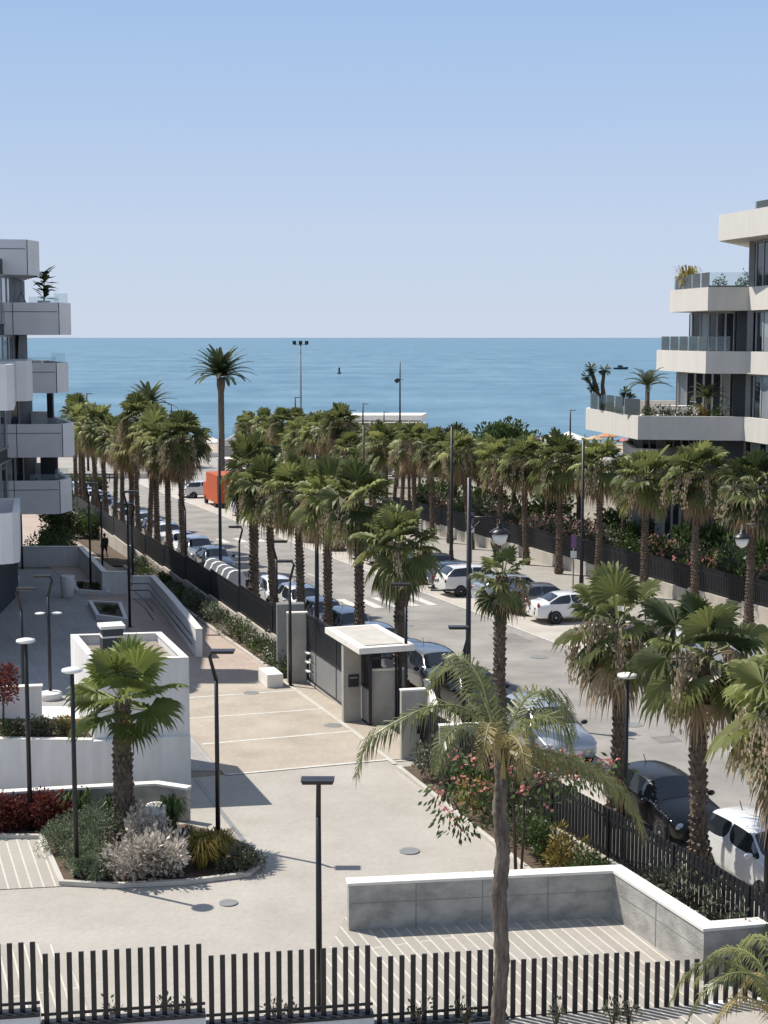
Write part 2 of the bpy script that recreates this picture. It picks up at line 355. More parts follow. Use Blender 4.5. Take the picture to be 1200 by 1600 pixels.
n2 = nt.nodes.new('ShaderNodeTexNoise'); n2.inputs['Scale'].default_value = .25; n2.inputs['Detail'].default_value = 8; nt.links.new(mp.outputs[0], n2.inputs['Vector'])
bp = nt.nodes.new('ShaderNodeBump'); bp.inputs['Strength'].default_value = .9; bp.inputs['Distance'].default_value = 1.2; nt.links.new(n2.outputs[0], bp.inputs['Height']); nt.links.new(bp.outputs[0], b.inputs['Normal'])
mb = MB(); ys = [270, 400, 800, 2000, 6000, 20000, 60000]
for y in ys: mb.v += [(-y - 3000, y, -6.0), (y + 3000, y, -6.0)]; mb.t += [.5, .5]
for i in range(len(ys) - 1): mb.f.append((2 * i, 2 * i + 1, 2 * i + 3, 2 * i + 2)); mb.sm.append(False)
mb.top('sea', m, kind='structure', center=False)

strip('road', -30, 175, 2.75, 12.6, 0.0, M['asphalt'])
strip('parking_bays', -30, 175, 12.6, 18.6, .004, M['bay'])
strip('parking_lane', -30, 140, 2.72, 5.05, .006, M['bay'])
strip('far_pavement', -30, 150, 18.6, 24.0, .12, M['side'])
strip('near_pavement', -30, 150, .55, 2.7, .12, M['side'])
sheet('promenade_road', [(-400, 176), (400, 176), (400, 196), (-400, 196)], .01, M['asphalt'])
sheet('promenade', [(-400, 196), (400, 196), (400, 222), (-400, 222)], .03, M['side'])
sheet('court', [(-60, 47), st(9.5, -4.7), st(20.5, -4.7), st(60, -4.2), (-60, 92)], -.015, M['darkplaza'])
sheet('plaza', [(-60, 5), (14, 5), (14, 24), st(-9, .2), st(9.6, .2), st(9.6, -12.5), (-60, 47)], -.01, M['plaza'])
sheet('tan_driveway', abpoly([(9.5, .3), (22.5, .3), (22.5, -6.2), (9.5, -6.2)]), .004, M['tan'])
sheet('garden_path', abpoly([(22.5, -.95), (22.5, -5.6), (34, -4.6), (50, -5.0), (80, -6), (100, -6), (100, -2.2), (60, -1.6), (45, -1.1)]), .008, M['path'])
sheet('striped_parking', [W(0, 1305), W(68, 1310), W(97, 1385), W(0, 1390), W(-300, 1400), W(-300, 1300)], .006, M['stripe'])
sheet('striped_parking', [(-.8, 33.9), (4.9, 34.4), (6.3, 30.9), (6.3, 24), (-3.2, 24), (-3.0, 28.5), (-1.6, 28.9)], .006, M['stripe'])
sheet('striped_parking', [W(-300, 1476), W(95, 1476), W(150, 1600), W(-300, 1620)], .006, M['stripe'])
# painted lines
def line(a0, b0, a1, b1, w, name='road_marking', up=.012, m='paint'):
    p = st(a0, b0); q = st(a1, b1); d = (q - p); d.z = 0; d.normalize(); n = Vector((-d.y, d.x, 0)) * w / 2
    return sheet(name, [p - n, q - n, q + n, p + n], up, M[m])
for a in (9.55, 13.2, 16.8, 20.2): line(a, -6.1, a, -1.0, .14, 'paving_band', .009, 'paint')
line(9.0, -1.0, 22.6, -1.0, .16, 'paving_band', .013, 'curb')
line(9.3, -.95, 9.3, 1.0, .1, 'paving_band', .009, 'curb')
line(1.5, -7.1, 9.4, -7.1, .13, 'grey_strip', .004, 'grey')  # narrow grey strip on the forecourt, parallel to the street
line(-30, 12.6, 175, 12.6, .1)
for i in range(40):
    a = -20 + i * 2.75
    if a > 14: line(a, 12.7, a, 17.8, .09)
for i in range(7): line(38.6, 5.6 + i * .98, 42.2, 5.6 + i * .98, .5)      # crossing
for i in range(5): line(71, 5.6 + i * 1.3, 74, 5.6 + i * 1.3, .5)
for a in (50, 58, 66): line(a, 8.9, a + 3, 8.9, .1)
def manhole(a, b, r=.36):
    p = st(a, b); mb = MB(); n = 20
    mb.add([(p.x, p.y, gz(p.y) + .013)] + [(p.x + r * math.cos(6.283 * k / n), p.y + r * math.sin(6.283 * k / n), gz(p.y + r * math.sin(6.283 * k / n)) + .013) for k in range(n)], [(0, k + 1, (k + 1) % n + 1) for k in range(n)])
    return mb
for k, (a, b, lb) in enumerate(((11, 8.2, 'round iron manhole cover in the road opposite the white car'), (33, 8.0, 'round iron manhole cover in the road before the crossing'), (23.5, 10.5, 'round iron manhole cover near the edge of the parking bays'), (-1, 9, 'round iron manhole cover in the road behind the black car'))):
    manhole(a, b).top('manhole_cover', M['grey'], lb, 'manhole cover', 'manhole covers in the road')
M['patch'] = mat('asphalt_patch', (.23, .215, .20), .9, noise=.3, nscale=1.5, bump=.4, bscale=60)
for a_, b_, l_, w_ in ((3.5, 10.2, 3.2, .7), (14, 6.6, 5.5, .55), (27, 10.6, 2.4, 1.2), (47, 7.4, 4.0, .8), (8.5, 7.9, .8, .8)):
    sheet('road_patch', abpoly([(a_, b_), (a_, b_ + w_), (a_ + l_, b_ + w_ + .1), (a_ + l_, b_ + .05)]), .005, M['patch'])
for k, (x_, y_, r_) in enumerate(((392, 1083, .3), (520, 1134, .3), (357, 1411, .22), (640, 1330, .26))):
    p_ = G(x_, y_); mb = MB(); mb.lathe([(r_, -.02), (r_, .016), (r_ * .96, .02)], (p_.x, p_.y, p_.z), 20)
    mb.top('drain_cover', M['grey'], ('dark drain cover near the bench block on the tan driveway', 'dark drain cover near the kerb on the tan driveway', 'small drain cover before the planting bed on the grey forecourt', 'round drain cover on the grey forecourt behind the parking wall')[k], 'drain cover')
# kerbs
def kerb(a0, a1, b, w=.16, h=.13):
    mb = MB(); pts = [st(a0 + (a1 - a0) * i / 20, b) for i in range(21)]
    mb.wall(pts, w, lambda p: gz(p.y) - .05, lambda p: gz(p.y) + h); return mb
kerb(-30, 150, 2.74).top('kerb', M['curb'], kind='structure')
kerb(-30, 150, 18.74).top('kerb', M['curb'], kind='structure')
kerb(22.6, 60, -.85, .14, .10).top('kerb', M['curb'], kind='structure')
kerb(-3.3, 8.5, -1.0, .14, .10).top('kerb', M['curb'], kind='structure')
strip('planting_bed', 22.6, 60, -.85, .25, .05, M['soil'])
strip('planting_bed', -3.3, 8.5, -1.0, .25, .05, M['soil'])
strip('planting_bed', 60, 100, -1.6, .25, .05, M['soil'])

# ------------------------------------------------------------------ walls and fences
def pickets(mb, p, q, n, w, d, z0, z1):
    """n flat pickets between p and q (2d), z0/z1 functions of t"""
    p = Vector((p[0], p[1], 0)); q = Vector((q[0], q[1], 0)); r = math.atan2(q.y - p.y, q.x - p.x)
    for i in range(n):
        t = (i + .5) / n; c = p.lerp(q, t); a, b_ = z0(t), z1(t)
        mb.box((c.x, c.y, (a + b_) / 2), (w, d, b_ - a), r)
def street_fence(a0, a1, b, wz, fz, label, label_cat='fence', spacing=.19, step=6.0, name='street_fence', bfun=None, dens=1.0):
    root = thing(name, label, label_cat, st((a0 + a1) / 2, b))
    L = a1 - a0; n = max(1, round(L / step)); w = MB(); pk = MB(); rl = MB()
    bf = bfun or (lambda a: b)
    for i in range(n):
        s0 = a0 + L * i / n; s1 = a0 + L * (i + 1) / n; p = st(s0, bf(s0)); q = st(s1, bf(s1)); g = min(p.z, q.z) if abs(p.z - q.z) > .01 else p.z
        top = (p.z + q.z) / 2 + wz
        w.wall([p, q], .22, g - .3, top)
        r = math.atan2(q.y - p.y, q.x - p.x); nn = Vector((-math.sin(r), math.cos(r), 0)) * .11
        pp, qq = p + nn, q + nn
        pickets(pk, pp, qq, int((s1 - s0) / spacing), .10, .035, lambda t: top - .12 + .13, lambda t: top + fz)
        c = (pp + qq) / 2
        for h in (.12, fz - .25): rl.box((c.x, c.y, top + h), ((qq - pp).length, .05, .05), r)
        rl.box((pp.x, pp.y, top + fz / 2), (.07, .09, fz), r)
    w.part('base_wall', M['street_wall'], root); pk.part('pickets', M['fence'], root); rl.part('rails', M['fence'], root)
    return root
street_fence(21.5, 106, .15, .9, 1.3, 'long black picket fence on a low concrete wall between garden path and palm lined street', spacing=.125)
street_fence(-16, 9.4, .15, .45, 1.22, 'black picket fence beside the black and white parked cars at lower right', spacing=.165, step=2.9, bfun=lambda a: .66 - .064 * a)
street_fence(14, 80, 24.0, .9, 1.25, 'dark picket fence on stepped pale wall behind the bay parked cars', spacing=.15, step=5)

def near_fence():
    d = Vector((math.cos(R(9.5)), math.sin(R(9.5)), 0)); c0 = V(190, 1473, 27); segs = [(-560, -196), (-194, 61), (62, 320), (321, 583), (584, 793), (794, 1004), (1005, 1220)]
    def onl(px):
        k = (px - CX) / F * 1.0   # x/y ratio approx refined
        t = 0
        for _ in range(40):
            p = c0 + d * t; dep = p.y * math.cos(PITCH) + (HCAM - 1.5) * math.sin(PITCH); t += (k * dep - p.x) / d.x * .9
        p = c0 + d * t; return Vector((p.x, p.y, 0))
    root = thing('garden_fence', 'black picket fence stepping down to the right along the bottom edge', 'fence', (c0.x, c0.y, 0))
    w = MB(); cp = MB(); pk = MB(); rl = MB()
    for i, (x0, x1) in enumerate(segs):
        p, q = onl(x0), onl(x1); zt = c0.z + .24 * (1.5 - i); zb = zt - 1.3; L = (q - p).length; r = R(9.5)
        n = Vector((-d.y, d.x, 0))
        w.wall([p - n * .12, q - n * .12], .24, 0, zb - .06)
        cp.wall([p - n * .15, q - n * .15], .30, zb - .058, zb)
        pickets(pk, p, q, int(round(L / .207)), .095, .04, lambda t: zb + .003, lambda t: zt)
        c = (p + q) / 2
        rl.box((c.x + n.x * .05, c.y + n.y * .05, zb + .13), (L, .03, .05), r)
    w.part('base_wall', M['white'], root); cp.part('coping', M['dark'], root); pk.part('pickets', M['pole'], root); rl.part('rail', M['pole'], root)
near_fence()

def coped_wall(name, pts, th, z0, z1, label, m='concrough', cop='whitewarm', ct=.06, over=.03, cat='wall', closed=False):
    root = thing(name, label, cat, (pts[0][0], pts[0][1], 0 if not callable(z0) else z0(Vector(pts[0]))))
    g1 = z1 if callable(z1) else (lambda p: z1)
    MB().wall(pts, th, z0, lambda p: g1(p) - ct, closed).part('wall', M[m], root)
    P = [Vector((p[0], p[1], 0)) for p in pts]
    q = []
    for i, p in enumerate(P):      # shift a touch to the right so that the coping oversails both sides
        a = (P[min(i + 1, len(P) - 1)] - P[max(i - 1, 0)]).normalized(); q.append(p + Vector((a.y, -a.x, 0)) * over)
    if not closed:
        a = (P[0] - P[1]).normalized(); q[0] += a * over; a = (P[-1] - P[-2]).normalized(); q[-1] += a * over
    MB().wall(q, th + 2 * over, lambda p: g1(p) - ct + .002, lambda p: g1(p) + .002, closed).part('coping', M[cop], root)
    return root
# low L shaped wall round the striped parking
coped_wall('parking_wall', [tuple(W(x_, y_, 1.09)[:2]) for x_, y_ in ((545, 1380), (958, 1360), (1100, 1451), (1230, 1440))], .32, 0, 1.09, 'low cast concrete wall with white coping bending round the striped parking at lower right')
pw = [W(x_, y_, 1.09) for x_, y_ in ((545, 1380), (958, 1360), (1100, 1451))]; pwo = [o for o in bpy.data.objects if o.name == 'parking_wall'][0]; ww = [c for c in pwo.children if c.name.startswith('wall')][0]
for p_, q_ in ((pw[0], pw[1]), (pw[1], pw[2])):
    d_ = (q_ - p_); d_.z = 0; L_ = d_.length; d_.normalize(); r_ = math.atan2(d_.y, d_.x); n_ = Vector((d_.y, -d_.x, 0)) * .001
    k_ = max(2, round(L_ / 1.5))
    for i_ in range(1, k_):
        c_ = p_ + d_ * (L_ * i_ / k_) + n_; MB().box((c_.x, c_.y, .51), (.022, .012, 1.0), r_).part('board_joint', M['grey'], ww)
    c_ = (p_ + q_) / 2 + n_; MB().box((c_.x, c_.y, .62), (L_ - .1, .010, .014), r_).part('board_joint', M['grey'], ww)
# terrace and box at the left
front = [W(-200, 1238, .95), W(0, 1238, .95), W(150, 1229, .95), W(243, 1224, .95), W(290, 1231, .95)]
coped_wall('planter_wall', front, .22, 0, .95, 'curved grey planter wall with white coping behind the planting bed', m='concrough')
def boxbuilding():
    nr = W(295, 1027, 3.9); nl = W(144, 1032, 3.9); fr = W(252, 987, 3.9); fl = W(110, 991, 3.9)
    root = thing('service_building', 'small white flat roofed service box with raised parapet behind the lone fan palm', 'building', (nr.x, nr.y, 0))
    P = [nl, nr, fr, fl]; P2 = [(p.x, p.y) for p in P]
    MB().prism(P2, 0, 3.55).part('wall', M['white'], root)
    MB().wall(P2, .16, 3.55, 3.86, True).part('parapet', M['white'], root)
    MB().wall(P2, .2, 3.862, 3.9, True).part('coping', M['whitewarm'], root)
    c = (nl + nr + fr + fl) / 4
    q = [c.lerp(p, .84) for p in P]; MB().prism([(p.x, p.y) for p in q], 3.552, 3.60).part('roof', M['earth'], root)
    # pale slatted deck along the right
    mb = MB(); u = (fr - nr).normalized(); v = (nl - nr).normalized()
    for i in range(24):
        p = nr + u * (.35 + i * .145) + v * .62; mb.box((p.x, p.y, 3.64), (.8, .09, .05), math.atan2(v.y, v.x))
    mb.part('roof_slats', M['tan'], root)
    p = fl.lerp(nl, .28) + v * -1.05
    mb = MB(); mb.box((p.x, p.y, 3.95), (.62, .62, .7), ZS); ch = mb.part('chimney', M['bodydark'], root)
    mb = MB(); mb.box((p.x, p.y, 4.345), (.74, .74, .09), ZS); mb.box((p.x, p.y, 4.05), (.66, .66, .05), ZS); mb.part('cap', M['whitewarm'], ch)
    pl = V(231, 1208, 42.85)
    return nr, nl, fr, fl
nr, nl, fr, fl = boxbuilding()
# lower white wall in front of the box, carrying the raised terrace
def terrace():
    z = 1.62; a = W(-260, 1165, z); b = W(144, 1160, z); c = W(296, 1160, z) ; c = Vector((nr.x + .03, nr.y - .12, 0)); b = Vector((nl.x, nl.y - .13, 0))
    a = Vector((b.x - 9, b.y + .4, 0))
    root = thing('terrace', 'raised white walled terrace with planted top left of the white service box', 'terrace', (a.x, a.y, 0))
    MB().prism([(a.x, a.y), (b.x, b.y), (b.x - .9, 47.1), (a.x - 1, 47.1)], 0, z - .1).part('base', M['white'], root)
    MB().wall([a - Vector((0, .12, 0)), b - Vector((0, .12, 0)), c], .2, 0, z - .002).part('front_wall', M['white'], root)
    MB().wall([a - Vector((0, .14, 0)), b - Vector((.02, .14, 0))], .24, z, z + .05).part('coping', M['whitewarm'], root)
    MB().prism([(a.x, a.y + .3), (b.x - .05, b.y + .1), (b.x - .5, 45.2), (a.x - .5, 45.2)], z - .098, z - .02).part('soil', M['soil'], root)
    p = Vector((c.x - 1.15, c.y - .005, .85)); mb = MB(); mb.lathe([(.15, -.03), (.17, .03), (.16, .05)], p, 20, 'y'); r_ = mb.part('bulkhead_lamp', M['grey'], root)
    mb = MB(); mb.lathe([(.12, -.06), (.125, -.03)], p, 20, 'y'); mb.part('lens', M['lampin'], r_)
terrace()
p0, p1 = W(-60, 1128, 1.55), W(66, 1122, 1.55)
coped_wall('terrace_wall', [p0, p1], .25, 1.5, 2.55, 'short white wall standing on the terrace at the left edge', m='white')
# round white bin, white bench blocks
def lathe_thing(name, prof, loc, m, label, cat, group=None, n=24):
    mb = MB(); mb.lathe(prof, (0, 0, 0), n); o = bpy.data.objects.new(name, mb.mesh(name, M[m])); COL.objects.link(o); o.location = loc
    return tag(o, label, cat, group)
bl = W(243, 1308); 
o = lathe_thing('litter_bin', [(.26, 0), (.27, .02), (.27, .78), (.26, .82), (.17, .82), (.16, .70), (.01, .70)], (bl.x, bl.y + .2, 0), 'whitewarm', 'round white concrete litter bin behind the silvery shrub', 'bin')
o = lathe_thing('litter_bin', [(.33, 0), (.35, .02), (.38, 1.1), (.36, 1.14), (.25, 1.14), (.24, 1.0), (.01, 1.0)], G(106, 932), 'white', 'round white litter bin standing in the shaded court', 'bin')
pb = G(424, 1070)
t = thing('bench_block', 'white rectangular concrete bench block beside the gate lamp', 'bench', pb, ZS)
mb = MB(); mb.box((.1, 0, .27), (1.35, .62, .50)); b_ = mb.part('seat', M['whitewarm'], t, world=False)
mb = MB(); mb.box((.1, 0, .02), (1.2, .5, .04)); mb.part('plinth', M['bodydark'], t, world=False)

# ------------------------------------------------------------------ gatehouse
def gatehouse():
    t = thing('gatehouse', 'concrete gatehouse canopy with flat pale roof over the pedestrian entrance', 'gatehouse', st(13.5, 0), ZS)
    # local: x along the street (away), y to the left (-b)
    def L(a, b): return (a - 13.5, -b)
    mb = MB(); x0, y0 = L(12.6, .95); x1, y1 = L(16.5, -.98)
    mb.prism([(x0, y0), (x1, y0), (x1, y1), (x0, y1)], 2.72, 2.92).part('roof_slab', M['whitewarm'], t, False)
    MB().prism([(x0 + .3, y0 + .3), (x1 - .3, y0 + .3), (x1 - .3, y1 - .3), (x0 + .3, y1 - .3)], 2.921, 2.95).part('roof_gravel', M['curb'], t, False)
    MB().box((1.1, .62, 1.36), (.22, .62, 2.719)).part('side_wall', M['conc'], t, False)
    b_ = MB().box((.965, .58, 1.42), (.05, .36, .42)).part('mailbox', M['dark'], t, False); MB().box((.93, .58, 1.53), (.02, .28, .05)).part('slot', M['grey'], b_, False)
    MB().box((2.3, -.2, 1.36), (.12, 1.3, 2.715)).part('rear_panel', M['dark'], t, False)
    MB().box((.2, -.82, 1.36), (.1, .1, 2.715)).part('post', M['dark'], t, False); MB().box((2.6, -.82, 1.36), (.1, .1, 2.715)).part('post', M['dark'], t, False)
    f = MB().box((.25, .22, 1.2), (.06, .1, 2.3)).box((.25, -.7, 1.2), (.06, .06, 2.3)).box((.25, -.2, 2.3), (.06, 1.0, .06)).part('door_frame', M['dark'], t, False)
    return t
gatehouse()
def abwall(name, pts, th, h, label, m='conc', cop=None, cat='wall', z0=-.05):
    P = [st(*p) for p in pts]
    if cop: return coped_wall(name, P, th, lambda p: gz(p[1]) + z0, lambda p: gz(p[1]) + h, label, m=m, cat=cat, cop=cop, ct=.05, over=.015)
    mb = MB(); mb.wall(P, th, lambda p: gz(p.y) + z0, lambda p: gz(p.y) + h); return mb.top(name, M[m], label, cat)
abwall('screen_wall', [(13.9, -.15), (13.75, 1.05)], .16, 1.9, 'plain concrete screen wall in front of the gatehouse opening', cop='whitewarm')
abwall('gate_pier', [(21.6, -.95), (21.45, -.2)], .24, 2.75, 'slab pier of pale concrete at the far end of the sliding gate', cop='whitewarm', cat='pier')
abwall('gate_pier', [(23.1, -.95), (22.9, .1)], .5, 2.85, 'grey pier behind the gate where the street fence begins', m='grey', cat='pier')
t = thing('sliding_gate', 'dark sliding gate with grey lower panel between pier and gatehouse', 'gate', st(17.6, -.45), ZS)
MB().box((0, -.25, 1.95), (7.6, .05, 1.2)).part('upper_panel', M['fence'], t, False)
MB().box((-.2, -.25, .72), (7.0, .06, 1.15)).part('lower_panel', M['grey'], t, False)
mb = MB()
for z in (2.6, 1.33, .1): mb.box((0, -.25, z), (7.7, .1, .08))
for x in (-3.8, 0, 3.8): mb.box((x, -.25, 1.35), (.08, .085, 2.5))
mb.part('frame', M['dark'], t, False)
mb = MB()
for z in (.5, .85, 1.2): MB().box((3.3, -.1, z), (.5, .12, .05)).part('bracket', M['whitewarm'], t, False)
MB().box((0, -.25, .035), (7.2, .12, .05)).part('track', M['curb'], t, False)
# walls on the near side of the entrance
abwall('entrance_wall', [(9.4, -.65), (9.32, .12)], .22, 2.2, 'tall concrete entrance wall with small dark intercom near the pink flowered tree', cop='whitewarm')
abwall('ramp_wall', [(9.6, .65), (13.4, 1.75)], .18, 1.55, 'sloping run of concrete wall beside the parked dark cars', cop='whitewarm')
abwall('entrance_wall', [(6.6, -.45), (6.35, .9)], .22, 1.75, 'lower concrete wall behind the pink flowered tree', cop='whitewarm')
abwall('planter_wall', [(9.2, .62), (6.7, .72)], .2, 1.2, 'concrete wall linking the two entrance walls', cop='whitewarm')
p = st(9.26, -.15); MB().box((p.x, p.y, .95), (.10, .05, .24), ZT).top('intercom', M['dark'], 'small dark intercom on the entrance wall', 'intercom')

# ------------------------------------------------------------------ ramp and court walls at the left
gw = lambda h: (lambda p: gz(p[1]) + h)
def gwall(name, px, th, h, label, m='white', cop='whitewarm', cat='wall'):
    P = [G(x, y, h) for x, y in px]
    return coped_wall(name, P, th, gw(-.1), gw(h), label, m=m, cop=cop, ct=.05, over=.015)
gwall('ramp_wall', [(316, 982), (272, 930), (243, 899), (208, 899)], .28, 1.2, 'white ramp wall with twin handrails running down to the path')
gwall('court_wall', [(198, 892), (167, 892), (129, 853), (-60, 853)], .28, 1.25, 'long white wall closing the shaded court in front of the left building')
def rails(name, pts, hs, label, m='dark'):
    t = thing(name, label, 'handrail', pts[0]); 
    for h in hs: MB().tube([p + Vector((0, 0, h)) for p in pts], .025, 6).part('rail', M[m], t)
    for i, p in enumerate(pts): MB().tube([p + Vector((0, 0, hs[0] - .05 if len(hs) < 3 else 0)), p + Vector((0, 0, hs[0]))], .02, 5).part('post', M[m], t)
    return t
rp = [G(x, y, 0) for x, y in ((309, 1025), (266, 970), (240, 938), (211, 938))]
off = Vector((-.22, -.1, 0))
rails('handrail', [p + off for p in rp], (.55, .9), 'twin dark handrails fixed along the white ramp wall')
rails('handrail', [G(x, y) for x, y in ((240, 985), (226, 965), (209, 950))], (.5, .9), 'short dark handrail beside the shaded steps')
# low planters in the court
def planter(px, h, label):
    P = [G(x, y) for x, y in px]; root = thing('court_planter', label, 'planter', P[0])
    MB().wall(P, .18, gw(-.05), gw(h), True).part('rim', M['white'], root)
    c = sum(P, Vector()) / len(P); q = [p.lerp(c, .1) for p in P]
    MB().prism([(p.x, p.y) for p in q], gw(0), gw(h - .08)).part('soil', M['soil'], root)
planter([(118, 928), (172, 932), (168, 915), (112, 913)], .25, 'low white rimmed planter at the foot of the court wall')
planter([(150, 968), (200, 975), (190, 948), (138, 945)], .25, 'low planter bed in the middle of the shaded court')
planter([(-20, 935), (18, 928), (30, 905), (-20, 903)], .2, 'low planter bed at the left edge of the shaded court')

# ------------------------------------------------------------------ street lamps (garden type)
def pole_lamp(base, h, head_dir, label, kind='neck', heads=1, group='slim black lamps of the garden', side=None, hr=.24):
    t = thing('garden_lamp', label, 'lamp', base, 0, group)
    dx, dy = math.cos(head_dir), math.sin(head_dir)
    mb = MB(); mb.smooth = True
    kz = h - .75 if kind == 'neck' else h
    mb.tube([(0, 0, 0), (0, 0, kz * .5), (0, 0, kz)], [.065, .058, .05], 10); mb.part('pole', M['pole'], t, False)
    MB().lathe([(.13, 0), (.13, .03), (.08, .05)], n=12).part('base_plate', M['dark'], t, False)
    if kind == 'neck':
        nk = MB().tube([(0, 0, kz), (-dx * .16, -dy * .16, h - .14), (-dx * .1, -dy * .1, h - .03), (dx * .16, dy * .16, h)], [.05, .045, .04, .035], 8); nk.part('neck', M['pole'], t, False)
        hx, hy = dx * .18, dy * .18
    else: hx = hy = 0
    mb = MB()
    if kind == 'neck': mb.box((hx, hy, h), (.56, .30, .075), head_dir if abs(dx) > .5 else 0, taper=1.12)
    else: mb.lathe([(hr * .55, h + .05), (hr, h + .02), (hr + .01, h - .03), (hr * .93, h - .045)], (hx, hy, 0), 24)
    hd = mb.part('lamp_head', M['lampin'] if kind == 'disc' else M['pole'], t, False)
    (MB().box((hx, hy, h - .043), (.40, .20, .012), head_dir if abs(dx) > .5 else 0) if kind == 'neck' else MB().lathe([(hr * .8, h - .046), (hr * .78, h - .06)], (hx, hy, 0), 20)).part('lens', M['lampin'], hd, False)
    if side is not None:
        z, ang = side
        c, s = math.cos(ang), math.sin(ang)
        mb = MB(); mb.box((0, 0, z), (.75, .05, .04), ang); mb.part('side_arm', M['pole'], t, False)
        for q in (-1, 1): MB().lathe([(.12, z + .07), (.19, z + .05), (.19, z + .025)], (q * c * .3, q * s * .3, 0), 16).part('side_plate', M['lampin'], t, False)
    return t
LAMPS = [
 ((48, 1300), 5.15, 'disc', 0, 'tall black lamp with white disc head at the red shrubs'),
 ((120, 1374), 5.15, 'disc', 0, 'tall black lamp with disc head at the planting bed corner'),
 ((341, 1318), 5.05, 'neck', 0, 'black kinked lamp at the right end of the planting bed'),
 ((499, 1592), 4.75, 'neck', -90, 'black lamp rising just behind the near fence'),
 ((38, 1128), 4.6, 'neck', 0, 'black kinked lamp behind the terrace at the left'),
 ((79, 1090), 4.5, 'neck', 180, 'black lamp with two pale side plates in the shaded court'),
 ((35, 888), 4.9, 'neck', 180, 'black lamp before the left building terraces'),
 ((142, 922), 5.9, 'neck', 0, 'black lamp by the court planter at the white wall'),
 ((160, 885), 4.6, 'neck', 0, 'black lamp on the path behind the walking person'),
 ((203, 980), 6.4, 'neck', 0, 'tall black lamp at the ramp opening'),
 ((208, 915), 4.6, 'neck', 180, 'black lamp by the top of the ramp wall'),
 ((291, 905), 4.8, 'neck', 0, 'black lamp in the shaded bed below the fence'),
 ((375, 972), 4.6, 'neck', 180, 'black lamp in the hedge bed left of the gate piers'),
 ((433, 1015), 4.7, 'neck', 0, 'black lamp at the end of the hedge bed'),
 ((454, 1072), 4.8, 'neck', 180, 'black lamp beside the white bench block'),
 ((634, 1140), 4.9, 'neck', 180, 'black lamp at the corner of the gatehouse roof'),
 ((975, 1352), 4.8, 'disc', 0, 'black lamp with white disc under the right fan palm'),
 ((1196, 1425), 5.0, 'neck', 180, 'black lamp at the right edge beside the white car'),
 ((724, 1190), 4.2, 'neck', 180, 'black lamp behind the entrance walls near the street lantern'),
]
for (px, h, k, hd, lb) in LAMPS:
    base = G(*px)
    pole_lamp(base, h, R(hd), lb, k, side=(3.1, 0.1) if 'side plates' in lb else None)
lathe_thing('lamp_footing', [(.42, 0), (.42, .22), (.38, .25)], G(79, 1092), 'whitewarm', 'round white footing under the lamp with side plates', 'lamp footing')
# street lantern posts
def lantern_post(base, h, label, arm=1.05, az=6.97, low=None):
    t = thing('street_lantern', label, 'street lamp', base, 0, 'tall black street lantern posts')
    MB().tube([(0, 0, 0), (0, 0, 1.1), (0, 0, 1.2), (0, 0, h)], [.13, .12, .095, .075], 10).part('post', M['pole'], t, False)
    MB().lathe([(.24, 0), (.24, .1), (.16, .2), (.14, .55), (.16, .6)], n=12).part('base', M['pole'], t, False)
    if low: MB().tube([(0, 0, low), (-1.3, 0, low)], .04, 6).part('arm', M['pole'], t, False)
    for sgn, z, ln in ([(1, az, arm)] if arm else []):
        a = MB().tube([(0, 0, z), (sgn * (ln + .12), 0, z)], .035, 6).tube([(0, 0, z - .5), (sgn * .5, 0, z)], .02, 5).part('arm', M['pole'], t, False)
        x = sgn * ln
        l = MB().lathe([(.03, z), (.03, z - .2), (.09, z - .22), (.10, z - .34), (.18, z - .38), (.36, z - .50), (.37, z - .54), (.3, z - .56)], (x, 0, 0), 20).part('lantern_hood', M['pole'], t, False)
        MB().lathe([(.25, z - .56), (.27, z - .66), (.2, z - .86), (.06, z - .95)], (x, 0, 0), 18).part('globe', M['lampin'], l, False)
    return t
b0 = G(731, 1122); b0.z += .02
lantern_post(b0, 8.3, 'nearest tall black street post with hanging lantern above the scraggly palm', az=6.95, low=4.45)
for (px, b, h, lb) in ((494, 2.3, 8.3, 'tall black street post among the palms above the gatehouse'), (342, 2.3, 8.3, 'tall black street post by the motorcycles and white slabs'),
    (706, 19.1, 8.5, 'tall black street post on the far pavement left of the bay cars'), (912, 19.6, 8.3, 'tall black street post on the far pavement behind the white sedan'),
    (1222, 19.3, 6.6, 'street post at the right edge whose lantern hangs into view'), (130, 2.3, 8.3, 'tall black street post beyond the left palm row'), (268, 19.3, 8.3, 'tall black street post beyond the orange truck'), (568, 19.3, 8.0, 'tall black street post in the far palm row')):
    a = along(px, b); lantern_post(st(a, b, .1), h, lb, az=h - 1.3 if px < 1200 else 5.6, arm=0 if px < 1200 else -1.5)
def signpost(px, b, label):
    a = along(px, b); t = thing('parking_sign', label, 'sign', st(a, b, .12), 0)
    MB().tube([(0, 0, 0), (0, 0, 3.3)], .035, 8).part('post', M['grey'], t, False)
    m_ = M.setdefault('purple', mat('sign_purple', (.20, .09, .24), .5, noise=.05)); m2 = M['plate']
    MB().box((0, -.05, 2.95), (.26, .03, .7)).part('upper_plate', m_, t, False)
    MB().box((0, -.05, 2.25), (.32, .03, .36)).part('lower_plate', m2, t, False)
signpost(738, 19.2, 'purple and white parking sign on far pavement near the white hatchback')
signpost(899, 19.3, 'purple and white parking sign on far pavement behind the white sedan')

